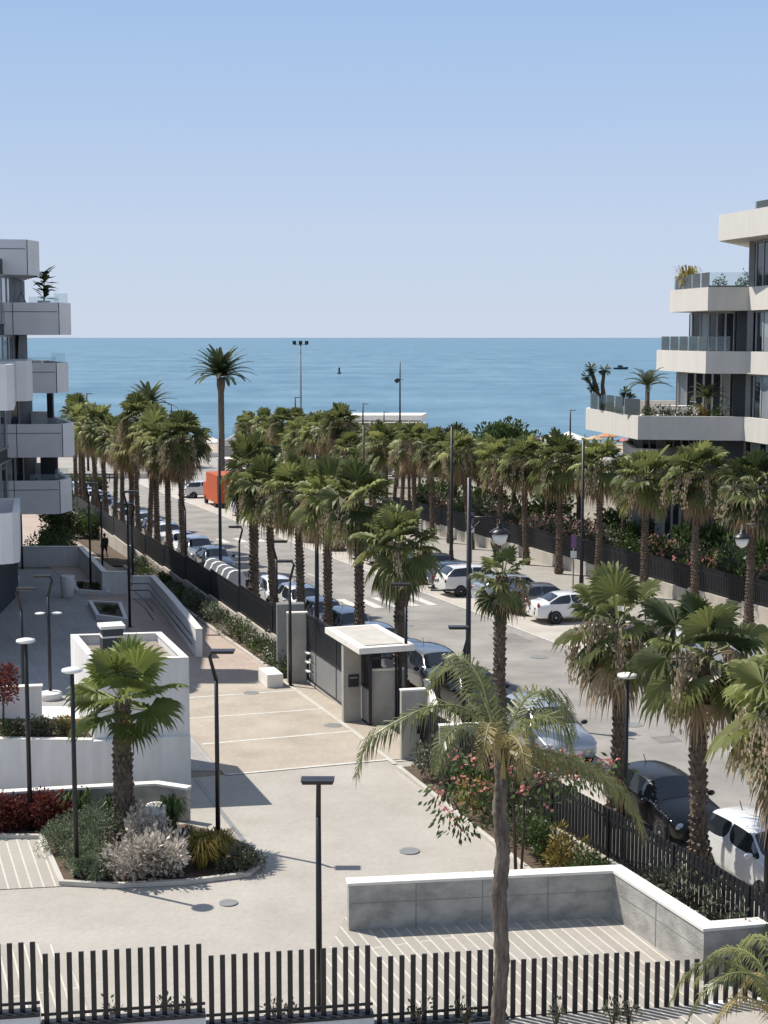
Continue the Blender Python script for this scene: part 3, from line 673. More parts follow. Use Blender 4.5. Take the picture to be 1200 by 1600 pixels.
# ------------------------------------------------------------------ apartment buildings
def inset(poly, d):
    n = len(poly); A = sum(poly[i][0] * poly[(i + 1) % n][1] - poly[(i + 1) % n][0] * poly[i][1] for i in range(n))
    if A < 0: poly = poly[::-1]
    out = []
    for i in range(n):
        p0, p, p1 = Vector(poly[i - 1]), Vector(poly[i]), Vector(poly[(i + 1) % n])
        d1 = (p - p0).normalized(); d2 = (p1 - p).normalized(); m_ = (Vector((-d1.y, d1.x)) + Vector((-d2.y, d2.x))).normalized()
        out.append(tuple(p + m_ * d / max(.35, m_.dot(Vector((-d1.y, d1.x))))))
    return out
def ccw(poly):
    n = len(poly); A = sum(poly[i][0] * poly[(i + 1) % n][1] - poly[(i + 1) % n][0] * poly[i][1] for i in range(n))
    return poly if A > 0 else poly[::-1]
def floorband(root, poly, zt, h, m, glass=None, joints=(), solid=False, rail=1.0):
    poly = ccw(poly)
    tr = MB()
    if solid: tr.prism(poly, zt - h, zt)
    else:
        tr.prism(inset(poly, .02), zt - h, zt - h + .4)
        tr.wall(poly, .24, zt - h, zt, True)
    o = tr.part('terrace_band', m, root)
    j = MB()
    for (px, py_, dx, dy) in joints: j.box((px, py_, zt - h / 2), (.03, .03, h - .02)) 
    if j.v: j.part('panel_joint', M['bodydark'], o)
    if glass:
        g = MB(); n = len(poly); q = inset(poly, .12)
        for i in glass:
            a = Vector(q[i % n]); b_ = Vector(q[(i + 1) % n]); L = (b_ - a).length; k = max(1, int(L / 1.9)); d = (b_ - a) / L; r = math.atan2(d.y, d.x)
            for s in range(k):
                c = a + d * (L * (s + .5) / k); g.box((c.x, c.y, zt + rail / 2), (L / k - .05, .015, rail - .01), r)
        g.part('glass_railing', M['glass'], o)
    return o
rngb = random.Random(5)
def glazing(root, p, q, z0, z1, n, curt=.4, dark=(), frame_w=.07):
    p = Vector(p); q = Vector(q); d = (q - p); L = d.length; d /= L; r = math.atan2(d.y, d.x); nn = Vector((d.y, -d.x))
    for i in range(n):
        c = p + d * (L * (i + .5) / n); w = L / n
        f = MB()
        for s in (-1, 1): f.box((c.x + d.x * s * (w / 2 - frame_w / 2), c.y + d.y * s * (w / 2 - frame_w / 2), (z0 + z1) / 2), (frame_w, .12, z1 - z0 - .004), r)
        for z in (z0 + .05, z1 - .05): f.box((c.x, c.y, z), (w - 2 * frame_w, .10, .08), r)
        fo = f.part('window', M['frame'], root)
        mt = M['glassd'] if (i in dark or rngb.random() > curt) else M['curtain']
        g = MB(); g.box((c.x, c.y, (z0 + z1) / 2), (w - 2 * frame_w - .004, .03, z1 - z0 - .2), r); g.part('pane', mt, fo)
# right building
def right_building():
    root = thing('apartment_building', 'pale apartment block at right with angular balconies, glass railings and potted palms', 'building', (22, 88, gz(88)))
    m = M['ribbed']
    z1 = V(1103, 448.5, 88).z; z2 = V(1102, 549, 88).z; z3 = V(998, 650, 88).z; z0 = V(1117, 336, 88).z; z4 = V(1030, 702, 90).z
    def X(px, Y): return V(px, 600, Y).x
    P1 = [(X(1117, 88), 88), (X(1200, 81.8), 81.8), (24, 76), (44, 76), (44, 104), (27, 104)]
    P2 = [(X(1044, 94), 94), (X(1103, 88), 88), (X(1166, 88), 88), (X(1202, 84.5), 84.5), (25, 78), (44, 78), (44, 106), (27, 106)]
    P3 = [(X(1025, 97), 97), (X(1102, 88), 88), (X(1165, 87.3), 87.3), (X(1202, 84.5), 84.5), (25, 78), (44, 78), (44, 108), (27, 108)]
    P4 = [(X(916, 98), 98), (X(998, 88), 88), (X(1163, 87), 87), (X(1202, 84), 84), (25, 77), (44, 77), (44, 110), (17, 110)]
    P5 = [(X(975, 97), 97), (X(990, 91), 91), (X(1030, 90), 90), (X(1060, 92), 92), (20, 108)]
    floorband(root, P1, z0, 1.45, m, glass=None, solid=True)
    MB().wall([(X(1172, 87.5), 87.5), (X(1210, 84.8), 84.8)], .02, z0, z0 + .7).part('roof_railing', M['glass'], root)
    for P, z, h, gl in ((P2, z1, 1.32, None), (P3, z2, 1.26, None), (P4, z3, 1.35, None)):
        floorband(root, P, z, h, m)
    floorband(root, P5, z4, .9, m)
    def rl(pts, z, h, n=2, gap=()):
        for i in range(len(pts) - 1):
            a, b_ = Vector(pts[i]), Vector(pts[i + 1]); L = (b_ - a).length; d = (b_ - a) / L; k = max(1, round(L / 1.7)); r = math.atan2(d.y, d.x)
            for s in range(k):
                c = a + d * (L * (s + .5) / k); MB().box((c.x, c.y, z + h / 2), (L / k - .06, .016, h), r).part('glass_railing', M['glass'], root)
    rl([(X(1050, 94.5), 94.5), (X(1105, 88.3), 88.3), (X(1163, 88.3), 88.3)], z1, .85)
    rl([(X(1031, 97), 97), (X(1104, 88.3), 88.3), (X(1140, 87.9), 87.9)], z2, .85)
    rl([(X(922, 97.5), 97.5), (X(974, 90.6), 90.6)], z3, 1.0)
    rl([(X(975, 90), 90), (X(1001, 88.3), 88.3)], z3, .95)
    # storeys
    back = [(44, 79), (44, 104), (27, 104)]
    def storey(pts, za, zb, pieces):
        poly = [tuple(p) for p in pts] + back
        MB().prism(inset(poly, .10), za, zb).part('storey_wall', M['bodydark'], root)
        for (i, n, curt, dark) in pieces:
            glazing(root, pts[i], pts[i + 1], za + .05, zb - .02, n, curt, dark)
    f12 = [(X(1168, 91), 91), (X(1167, 88.6), 88.6), (X(1200, 85.6), 85.6), (25, 79)]
    storey(f12, z1 - .9, z0 - 1.45, [(0, 1, .2, (0,)), (1, 3, .5, (0,)), (2, 3, .4, ())])
    f23 = [(X(1076, 97), 97), (X(1080, 94), 94), (X(1146, 91), 91), (X(1147, 89.2), 89.2), (X(1170, 88.6), 88.6), (X(1202, 85.8), 85.8), (25, 79)]
    storey(f23, z2 - .86, z1 - 1.32, [(0, 1, .2, ()), (1, 5, .4, (0,)), (4, 3, .5, (0,)), (5, 3, .4, ())])
    f34 = [(X(1058, 97), 97), (X(1060, 94), 94), (X(1142, 91), 91), (X(1143, 89.2), 89.2), (X(1168, 88.4), 88.4), (X(1202, 85.6), 85.6), (25, 79)]
    storey(f34, z3 - .95, z2 - 1.26, [(0, 1, .2, ()), (1, 6, .2, ()), (4, 3, .4, (0,)), (5, 3, .4, ())])
    f45 = [(X(985, 99), 99), (X(993, 94), 94), (X(1080, 91.5), 91.5), (X(1081, 89.5), 89.5), (X(1166, 88.2), 88.2), (X(1202, 85.2), 85.2), (25, 79)]
    storey(f45, gz(90) - .5, z3 - 1.35, [(0, 2, .2, ()), (1, 7, .45, ()), (4, 3, .4, (0,)), (5, 3, .4, ())])
    # pale vertical fins at the second stepped face
    mb = MB()
    for za, zb in ((z1 - .9, z0 - 1.45), (z2 - .86, z1 - 1.32), (z3 - .95, z2 - 1.26), (gz(90), z3 - 1.35)):
        MB().box((X(1171, 88), 88.1, (za + zb) / 2), (.34, .3, zb - za - .01), R(-20)).part('column', M['grey'], root)
    return z1, z2, z3
RZ1, RZ2, RZ3 = right_building()
def left_building():
    root = thing('apartment_building', 'shaded grey apartment block at left with stacked cantilevered terraces', 'building', (-22, 80, gz(80)))
    m = M['panel']
    def X(px, Y): return V(px, 600, Y).x
    tops = [(375, 65, 1.78), (473, 112, 1.64), (567, 106, 1.55), (662, 113, 1.72), (750, 107, 1.74)]
    zs = []
    for (py, xr, h) in tops:
        z = V(60, py, 80).z; zs.append(z)
        a = X(xr - 18, 79.6); b_ = X(xr, 81.0)
        P = [(-38, 76.5), (X(-20, 79.2), 79.2), (a, 79.6), (b_, 81.2), (b_ - 3.0, 89.5), (-45, 89.5)]
        o = floorband(root, P, z, h, m, solid=(py == 375))
        ya = lambda px: 79.2 + (X(px, 79.4) - X(-20, 79.2)) / (a - X(-20, 79.2)) * .4
        for px in (xr - 18, xr - 18 - 70):
            if px > -20: MB().box((X(px, 79.5), ya(px) - .0, z - h / 2), (.035, .03, h - .02)).part('panel_joint', M['bodydark'], o)
        xa, xb = X(-20, 79.2), a; MB().box(((xa + xb) / 2, 79.4, z - .47), (xb - xa - .1, .03, .03), math.atan2(.4, xb - xa)).part('panel_joint', M['bodydark'], o)
        if py not in (375,):
            g = MB(); g.box((X(xr - 12, 81.5), 81.2, z + .26), (.9, .016, .5), .9); g.part('glass_railing', M['glass'], o)
            g = MB(); g.box((X(xr - 40, 80), 79.9, z + .16), (1.5, .016, .3), .1); g.part('glass_railing', M['glass'], o)
    # nearer rounded terrace pieces
    for (xr, Yn, py, pb, zref) in ((45, 68, 564, 627, 2), (14, 60, 570, 642, 2), (17, 60, 803, 882, 5)):
        zt = V(xr, py, Yn).z; zb = V(xr, pb, Yn).z; x = X(xr, Yn)
        P = [(x - 14, Yn - .2), (x - .55, Yn), (x - .15, Yn + .25), (x, Yn + .7), (x - 1.2, Yn + 6), (x - 14, Yn + 6)]
        floorband(root, P, zt, zt - zb, m)
    body = [(-17.8, 63), (X(20, 82), 82), (-23.5, 88), (-45, 88), (-45, 63)]
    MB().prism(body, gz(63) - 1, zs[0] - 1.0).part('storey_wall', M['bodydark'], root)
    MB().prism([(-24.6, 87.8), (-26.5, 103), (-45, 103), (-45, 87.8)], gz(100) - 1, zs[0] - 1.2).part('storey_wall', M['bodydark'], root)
    for za_, zb_ in ((zs[1] - 1.1, zs[0] - 1.8), (zs[2] - 1.0, zs[1] - 1.66), (zs[3] - 1.2, zs[2] - 1.6), (zs[4] - 1.2, zs[3] - 1.8)):
        glazing(root, (-18.86, 73.1), (X(20, 82) + .06, 81.9), za_, zb_, 5, .35)
    lv = [(zs[0] - 1.78, zs[1] - 1.2, 20), (zs[1] - 1.64, zs[2] - 1.1, 22), (zs[2] - 1.55, zs[3] - 1.3, 28), (zs[3] - 1.72, zs[4] - 1.3, 33)]
    for (zb, za, px) in lv:
        glazing(root, (X(px - 42, 79.9), 79.9), (X(px, 81.5), 81.5), za, zb, 3, .35)
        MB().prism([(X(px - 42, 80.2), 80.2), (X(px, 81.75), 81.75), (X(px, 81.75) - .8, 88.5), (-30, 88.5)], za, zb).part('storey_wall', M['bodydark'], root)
    MB().box((X(78, 85), 85, (zs[2] - 1.55 + zs[3]) / 2 - .6), (.32, .32, zs[2] - 1.55 - zs[3] + 1.2)).part('column', M['dark'], root)
    MB().box((X(74, 84), 84, (zs[3] - 1.72 + zs[4]) / 2 - .6), (.9, .32, zs[3] - 1.72 - zs[4] + 1.2)).part('column', M['bodydark'], root)
    MB().tube([(X(24, 83), 83, zs[2] - 1.0), (X(30, 83), 83, zs[1] - 1.66)], .12, 4).part('column', M['dark'], root)
    MB().prism([(-30, 64.6), (-16.7, 64.4), (-16.5, 66.8), (-30, 67.0)], zs[0] - 1.0, zs[0] + .6).part('roof_slab', M['panel'], root)
    # inner white parapets seen over the lower terraces
    for z in (zs[3], zs[4]):
        MB().box((X(54, 87), 87.6, z - .15), (1.9, .2, .85)).part('inner_parapet', M['whitewarm'], root)
    return zs
LZ = left_building()
def Xp(px, Y): return V(px, 600, Y).x
# hanging chair on the left terrace
t = thing('hanging_chair', 'thin hanging chair frame on the upper left terrace', 'chair', (Xp(37, 84), 84, LZ[1] - 1.2))
zz = 3.15 - 1.78 + 1.2
MB().tube([(0, 0, zz), (0, 0, 1.9)], .02, 5).part('chain', M['grey'], t, False)
MB().tube([(0, 0, 1.9), (-.45, 0, .7), (.45, 0, .7), (0, 0, 1.9)], .035, 5).tube([(-.45, 0, .7), (-.2, -.3, .6), (.2, -.3, .6), (.45, 0, .7)], .03, 5).part('seat_frame', M['grey'], t, False)

# ------------------------------------------------------------------ vegetation builders
def rot_to(d, up=Vector((0, 0, 1))):
    d = d.normalized(); s = d.cross(up)
    if s.length < 1e-3: s = Vector((1, 0, 0))
    s.normalize(); return d, s, s.cross(d).normalized()
def fan_leaf(mb, base, az, el, pet, Rr, droop, tint, rnd, nseg=20, spread=118, split=.6):
    d = Vector((math.cos(az) * math.cos(el), math.sin(az) * math.cos(el), math.sin(el)))
    h = base + d * pet + Vector((0, 0, -pet * droop * .18)); d2 = (d + Vector((0, 0, -droop * .35))).normalized()
    d2, s, n = rot_to(d2); roll = rnd.uniform(-.5, .5); s, n = s * math.cos(roll) + n * math.sin(roll), n * math.cos(roll) - s * math.sin(roll)
    w = .022; mb.add([base - s * w * 1.5, base + s * w * 1.5, h + s * w, h - s * w, (base + h) / 2 - n * .03], [(0, 1, 2, 3)], min(1, tint + .25))
    th0 = R(spread); vs = [h]; prev = None; tt = tint
    for i in range(nseg + 1):
        a = -th0 + 2 * th0 * i / nseg
        e = d2 * math.cos(a) + s * math.sin(a) + n * (.16 * abs(math.sin(a)) + (.07 if i % 2 else -.07) - .12)
        vs.append(h + e * Rr * split * (.9 + .1 * math.cos(a)))
    k = len(mb.v)
    mb.add(vs, [(0, i + 1, i + 2) for i in range(nseg)], tt)
    for i in range(nseg):
        a = -th0 + 2 * th0 * (i + .5) / nseg
        A, B = vs[i + 1], vs[i + 2]; L = Rr * (.72 + .28 * math.cos(a * .8)) * rnd.uniform(.88, 1.06)
        e = (d2 * math.cos(a) + s * math.sin(a)); jit = rnd.uniform(-.06, .06); e = (e + s * jit).normalized()
        g = Vector((0, 0, -1)); c = (A + B) / 2; rest = L - (c - h).length
        m_ = c + e * rest * .5 + g * rest * (.12 + .22 * droop); t_ = m_ + e * rest * max(.1, (.5 - .28 * droop)) + g * rest * (.2 + .5 * droop)
        wv = (B - A) * .27
        mb.add([A, B, m_ + wv, m_ - wv, t_], [(0, 1, 2, 3), (3, 2, 4)], tt + rnd.uniform(-.04, .08))
def washingtonia(h, rt, crownR, nl, seed, dead=10, stalks=4, boots=True, lower=-50, bootn=11, topr=None, greyt=False, hang=.0, nseg=20, dmax=1.0, leafm='fan'):
    """returns builder parts (local, base at origin)"""
    rnd = random.Random(seed); parts = []
    lean = Vector((rnd.uniform(-.12, .12), rnd.uniform(-.12, .12), 0)); n = max(6, int(h / .5)); pts = []; rs = []
    for i in range(n + 1):
        t = i / n; pts.append(Vector((lean.x * math.sin(t * 3), lean.y * math.sin(t * 2.5), h * t - .15))); rs.append(rt * (1.35 - .35 * min(1, t * 5)) * (1 - .18 * t) * rnd.uniform(.95, 1.05))
    tr = MB(); tr.tube(pts, rs, 12)
    if boots:
        rows = int(h / .16)
        for r_ in range(rows):
            z = (r_ + .5) * .16; t = z / h; i = min(n - 1, int(t * n)); c = pts[i].lerp(pts[i + 1], t * n - i); rr = rs[i]
            for k in range(bootn):
                if rnd.random() < .12: continue
                a = 2 * math.pi * (k + (r_ % 2) * .5 + rnd.uniform(-.1, .1)) / bootn; o = Vector((math.cos(a), math.sin(a), 0)); s = Vector((-o.y, o.x, 0)); w = rr * 2.3 / bootn * rnd.uniform(.8, 1.1)
                out = rnd.uniform(.03, .085)
                p = Vector((c.x, c.y, z)) + o * rr * .93
                tr.add([p - s * w, p + s * w, p + s * w * .6 + o * out + Vector((0, 0, .13)), p - s * w * .6 + o * out + Vector((0, 0, .13)), p - s * w * .8 + Vector((0, 0, .16)), p + s * w * .8 + Vector((0, 0, .16))], [(0, 1, 2, 3), (3, 2, 5, 4), (0, 3, 4), (1, 5, 2)])
    top = pts[-1]; cr = MB(); ga = 2.39996
    for i in range(nl):
        t = i / (nl - 1); el = R(82 + (lower - 82) * t ** .85) + rnd.uniform(-.12, .12); az = i * ga + rnd.uniform(-.25, .25)
        base = top + Vector((math.cos(az) * .1, math.sin(az) * .1, .25 - .45 * t)); L = crownR * rnd.uniform(.74, 1.12)
        fan_leaf(cr, base, az, el, L * .48, L * .62 * rnd.uniform(.9, 1.1), (.15 + .85 * t ** 1.3) * dmax, rnd.uniform(.12, .72) * (1 - .2 * t) + (.4 if rnd.random() < .14 else 0), rnd, nseg)
    parts.append(('trunk', tr, 'trunkgrey' if greyt else 'trunk')); parts.append(('crown', cr, leafm))
    if dead:
        dd = MB()
        for i in range(dead):
            az = rnd.uniform(0, 6.28); t = rnd.random(); el = R(-22 - 58 * t)
            fan_leaf(dd, top + Vector((math.cos(az) * .1, math.sin(az) * .1, -.15 - hang * rnd.random())), az, el, crownR * .46, crownR * .56 * rnd.uniform(.8, 1.1), 1.0, rnd.uniform(.1, .8), rnd, 12, 80, .35)
        parts.append(('dead_fronds', dd, 'dead'))
    if stalks:
        ss = MB()
        for i in range(stalks):
            az = rnd.uniform(0, 6.28); o = Vector((math.cos(az), math.sin(az), 0)); pt = [top + o * .1]; L = crownR * rnd.uniform(.75, 1.1)
            for j in range(1, 7):
                u = j / 6; pt.append(top + o * (L * (1 - (1 - u) ** 2) * .85) + Vector((0, 0, L * (.35 * math.sin(u * 2.2) - .95 * u * u))))
            ss.tube(pt, [.02, .018, .016, .014, .012, .01, .008], 4)
            for j in range(150):
                u = rnd.uniform(.35, 1); q = pt[int(u * 5.99)].lerp(pt[min(6, int(u * 5.99) + 1)], rnd.random())
                q = q + Vector((rnd.gauss(0, .09), rnd.gauss(0, .09), rnd.uniform(-.38, .02))); a = rnd.uniform(0, 6.28); l = rnd.uniform(.06, .14)
                v = Vector((math.cos(a), math.sin(a), 0)) * .03
                ss.add([q - v, q + v, q + v * .4 - Vector((0, 0, l)), q - v * .6 - Vector((0, 0, l * .9))], [(0, 1, 2, 3)], rnd.random())
        parts.append(('seed_stalks', ss, 'flower_stalk'))
    return parts
def make(name, label, cat, parts, loc, rz=0, group=None):
    t = thing(name, label, cat, loc, rz, group)
    for (n_, mb, m_) in parts: mb.part(n_, M[m_], t, False)
    return t
def feather_frond(mb, base, az, el, L, arch, tint, rnd, nl=44, ll=.5, w=.035, droopl=.5, vshape=.3, twist=0, jit=.15, rach=True, path=None, tip=.35):
    """curved rachis with leaflets on both sides"""
    pts = []; N = 14; d = Vector((math.cos(az) * math.cos(el), math.sin(az) * math.cos(el), math.sin(el)))
    if path: 
        # Catmull-Rom through given points
        P = [Vector(p) for p in path]; Q = [P[0] * 2 - P[1]] + P + [P[-1] * 2 - P[-2]]; pts = []
        for i in range(len(P) - 1):
            for k in range(6):
                t = k / 6; a, b_, c, e = Q[i:i + 4]; pts.append(.5 * ((2 * b_) + (c - a) * t + (2 * a - 5 * b_ + 4 * c - e) * t * t + (3 * b_ - a - 3 * c + e) * t ** 3))
        pts.append(P[-1]); N = len(pts) - 1
    else:
        p = base.copy(); el_ = el
        for i in range(N + 1):
            pts.append(p.copy()); p = p + Vector((math.cos(az) * math.cos(el_), math.sin(az) * math.cos(el_), math.sin(el_))) * L / N; el_ -= arch / N * (.5 + 1.0 * i / N)
    if rach: mb.tube(pts, [.028 * (1 - .75 * i / N) for i in range(N + 1)], 5, True)
    mb.t[-(N + 1) * 5:] = [min(1, tint + .3)] * ((N + 1) * 5)
    for i in range(nl):
        u = .1 + .9 * (i + .5) / nl; x = u * N; k = min(N - 1, int(x)); p = pts[k].lerp(pts[k + 1], x - k); d = (pts[k + 1] - pts[k]).normalized(); d, s, n = rot_to(d)
        l = ll * (math.sin(math.pi * min(1, (.12 + u * .88) ** .8)) * .75 + .3) * rnd.uniform(.85, 1.1)
        for sg in (-1, 1):
            e = (s * sg * .8 + d * (.55 + tip * u) + n * (vshape + rnd.uniform(-jit, jit))).normalized(); g = Vector((0, 0, -1))
            m_ = p + e * l * .5 + g * l * .1 * droopl; t_ = p + e * l * (1 - .25 * droopl) + g * l * .62 * droopl; wv = d * w * .5
            mb.add([p - wv * .5, p + wv * .5, m_ + wv, m_ - wv, t_], [(0, 1, 2, 3), (3, 2, 4)], tint + rnd.uniform(-.15, .15))
def datepalm(h, rt, L, nf, seed):
    rnd = random.Random(seed); tr = MB(); n = 14
    tr.tube([(0, 0, h * i / n - .1) for i in range(n + 1)], [rt * (1.25 if i < 1 else 1) * (1 + (.35 if i >= n - 1 else 0)) * rnd.uniform(.94, 1.06) for i in range(n + 1)], 12)
    cr = MB()
    for i in range(nf):
        t = i / nf; el = R(78 - 72 * t ** .9); feather_frond(cr, Vector((0, 0, h)), i * 2.39996, el, L * rnd.uniform(.9, 1.05), R(38 + 30 * t), rnd.uniform(.2, .7), rnd, 60, .66, .10, .3, .25)
    return [('trunk', tr, 'trunk'), ('crown', cr, 'date')]
def bush_mb(rx, ry, rz, n, size, rnd, clumps=9, z0=None, dens=.75, aspect=.5, flat=False):
    mb = MB(); cs = []
    for i in range(clumps):
        a = rnd.uniform(0, 6.28); r_ = math.sqrt(rnd.random()) * .72; cs.append((Vector((math.cos(a) * rx * r_, math.sin(a) * ry * r_, rz * rnd.uniform(.25, .8))), rnd.uniform(.28, .5), rnd.uniform(-.2, .2)))
    for i in range(n):
        c, q, tc_ = rnd.choice(cs); v = Vector((rnd.gauss(0, 1), rnd.gauss(0, 1), rnd.gauss(0, 1))).normalized() * (rnd.random() ** .35)
        p = c + Vector((v.x * rx * q, v.y * ry * q, v.z * rz * q)); p.z = max(.02, p.z)
        d = (v + Vector((rnd.uniform(-.6, .6), rnd.uniform(-.6, .6), rnd.uniform(-.2, .8)))).normalized(); s = d.orthogonal().normalized(); a = rnd.uniform(0, 6.28); s = s * math.cos(a) + d.cross(s) * math.sin(a)
        l = size * rnd.uniform(.7, 1.3); w = s * l * aspect * .5
        mb.add([p, p + d * l * .5 + w, p + d * l, p + d * l * .5 - w], [(0, 1, 2, 3)], .45 + tc_ + rnd.uniform(-.25, .25))
    return mb
def twigs(rx, ry, rz, n, rnd):
    mb = MB()
    for i in range(n):
        a = rnd.uniform(0, 6.28); r_ = rnd.uniform(.2, .75); mb.tube([(0, 0, -.05), (math.cos(a) * rx * r_ * .4, math.sin(a) * ry * r_ * .4, rz * .4), (math.cos(a) * rx * r_, math.sin(a) * ry * r_, rz * .8)], [.02, .014, .006], 4)
    return mb
def shrub(name, label, loc, r, h, n, size, leaf, seed, flower=None, nf=0, fs=.1, ry=None, group=None, clumps=9, aspect=.5, rz=0, cat='shrub'):
    rnd = random.Random(seed); parts = [('foliage', bush_mb(r, ry or r, h, n, size, rnd, clumps, aspect=aspect), leaf), ('stems', twigs(r, ry or r, h, 7, rnd), 'twig')]
    if flower:
        mb = MB(); rnd2 = random.Random(seed); src = parts[0][1].v
        for i in range(nf // 8):
            c = Vector(src[rnd2.randrange(len(src))])
            if c.z < h * .35: continue
            for k in range(8):
                p = c + Vector((rnd2.gauss(0, fs), rnd2.gauss(0, fs), rnd2.gauss(0, fs * .7) + .04)); d = Vector((rnd2.gauss(0, 1), rnd2.gauss(0, 1), rnd2.gauss(0, 1))).normalized(); s = d.orthogonal() * fs * .45; u = d.cross(s.normalized()) * fs * .45
                mb.add([p - s, p + u, p + s, p - u], [(0, 1, 2, 3)], rnd2.random())
        parts.append(('flowers', mb, flower))
    return make(name, label, cat, parts, loc, rz, group)
def blade_clump(r, h, n, w, rnd, arch=.5, plume=False):
    mb = MB()
    for i in range(n):
        a = rnd.uniform(0, 6.28); o = Vector((math.cos(a), math.sin(a), 0)); b_ = o * r * .25 * rnd.random() ; L = h * rnd.uniform(.6, 1.1); out = r * rnd.uniform(.3, 1.1)
        s = Vector((-o.y, o.x, 0)) * w * .5; tt = rnd.random()
        p1 = b_ + o * out * .25 + Vector((0, 0, L * .6)); p2 = b_ + o * out * .65 + Vector((0, 0, L * .95)); p3 = b_ + o * out * 1.1 + Vector((0, 0, L * (.95 - arch * rnd.uniform(.2, .8))))
        mb.add([b_ - s, b_ + s, p1 + s, p1 - s, p2 + s * .8, p2 - s * .8, p3], [(0, 1, 2, 3), (3, 2, 4, 5), (5, 4, 6)], tt)
    return mb

# ------------------------------------------------------------------ palms of the street
GA, GB = 'fan palms in a row along the near kerb', 'fan palms in a row along the far pavement'
rp_ = random.Random(11)
variants = [(6.9, 1), (7.5, 2), (6.4, 3), (7.2, 4), (7.8, 5), (6.8, 6)]
protos = []
def fp(h, seed, **k):
    a = dict(rt=.18, crownR=1.5, nl=28, dead=9, stalks=4); a.update(k); return washingtonia(h, seed=seed, **a)
# the nearer palms one by one
def palm_at(px, b, label, h, seed, group, **k):
    a = along(px, b); return make('fan_palm', label, 'palm', fp(h, seed, **k), st(a, b, .1), rp_.uniform(0, 6.28), group)
PB = {}
PB[1240] = palm_at(1262, 2.3, 'fan palm at the right edge with a big hanging brown seed skirt', 5.3, 21, GA, crownR=1.75, dead=30, stalks=16, hang=.9, lower=-40, nseg=28)
PB[1115] = palm_at(1113, 2.4, 'fan palm with shaggy trunk between the black hatchback and the small white car', 5.6, 22, GA, crownR=1.65, nl=23, dead=9, stalks=9, lower=-48, nseg=28, rt=.20)
PB[970] = palm_at(969, 2.4, 'fan palm rising left of the black hatchback with brown hanging fronds', 5.5, 23, GA, crownR=1.58, nl=23, dead=20, stalks=12, lower=-52, nseg=28, hang=.5, rt=.19)
PB[785] = palm_at(787, 2.3, 'scraggly fan palm with bare trunk and tiny crown beside the lantern post', 5.7, 24, GA, crownR=.95, nl=20, dead=10, stalks=2, lower=-60, rt=.19)
PB[625] = palm_at(625, 2.3, 'full round dark fan palm just behind the gatehouse roof', 5.6, 25, GA, crownR=1.6, nl=38, dead=6, stalks=4, lower=-66, nseg=26, rt=.24)
PB[563] = palm_at(564, 2.3, 'tall fan palm left of the full round one above the gatehouse', 6.9, 26, GA, crownR=1.75, nl=34, dead=12, stalks=6, lower=-45)
PB[512] = palm_at(512, 2.3, 'fan palm between two palms with straw coloured hanging fronds, above the gate', 6.6, 27, GA, crownR=1.65, nl=29, dead=26, stalks=12, lower=-38)
for k, (px, h) in enumerate(((470, 7.0), (428, 6.8), (393, 7.4))):
    src = (PB[512], PB[563], PB[625])[k]; a = along(px, 2.3)
    copy_tree(src, st(a, 2.3, .1), rp_.uniform(0, 6.28), '%s fan palm counting left from the gate in the near kerb row' % ORD[k + 1], sc=(1, 1, h / (7.0, 7.2, 5.6)[k]) if k < 2 else (1, 1, 1.28))
PX = [285, 262, 243, 229, 214, 201, 188, 176, 163, 151, 141, 132, 124, 117]
srcs = [make('fan_palm', 'fan palm nearest the motorcycles in the left row beyond the black fence', 'palm', fp(8.0, 31, crownR=1.8, nl=30, dead=32, hang=.7, stalks=12, lower=-38), st(along(285, 2.3), 2.3, .1), 0, GA)]
for k, px in enumerate(PX[1:]):
    if k < 2:
        o = make('fan_palm', '%s fan palm of the left row beyond the black fence' % ORD[k + 1], 'palm', fp(7.4 + .3 * k, 32 + k, crownR=1.7, nl=26, dead=30, hang=.6, stalks=12, nseg=14, lower=-36), st(along(px, 2.3), 2.3, .1), rp_.uniform(0, 6.28), GA); srcs.append(o)
    else:
        q = rp_.uniform(.92, 1.08); copy_tree(srcs[k % 3], st(along(px, 2.3), 2.3, .1), rp_.uniform(0, 6.28), '%s fan palm of the left row beyond the black fence' % ORD[k + 1], sc=(q, q, rp_.uniform(.9, 1.1)))
# far pavement row
PX2 = [(1178, 7.6), (1092, 8.0), (1012, 7.5), (938, 7.9), (876, 7.3), (825, 7.5), (778, 7.6), (738, 7.9), (704, 7.6)]
far = []
for k, (px, h) in enumerate(PX2):
    lb = '%s fan palm from the right in the far pavement row' % ORD[k]
    if k < 4: far.append(make('fan_palm', lb, 'palm', fp(h - 1.0, 50 + k, crownR=1.8 if k < 2 else 1.75, nl=31, dead=18, stalks=9, lower=-44), st(along(px, 22.6), 22.6, .1), rp_.uniform(0, 6.28), GB))
    else:
        q = rp_.uniform(.93, 1.05); copy_tree(far[k % 4], st(along(px, 22.6), 22.6, .1), rp_.uniform(0, 6.28), lb, sc=(q, q, q))
PX3 = [676, 650, 626, 603, 583, 565, 548, 532, 517, 502, 488, 475, 462, 449, 437, 425, 412]
for k, px in enumerate(PX3):
    q = rp_.uniform(.8, 1.0); copy_tree((srcs + far)[k % 7], st(along(px, 22.6), 22.6, .1), rp_.uniform(0, 6.28), '%s fan palm from the right in the farther far pavement row' % ORD[k], sc=(q, q, q * rp_.uniform(.92, 1.12)))
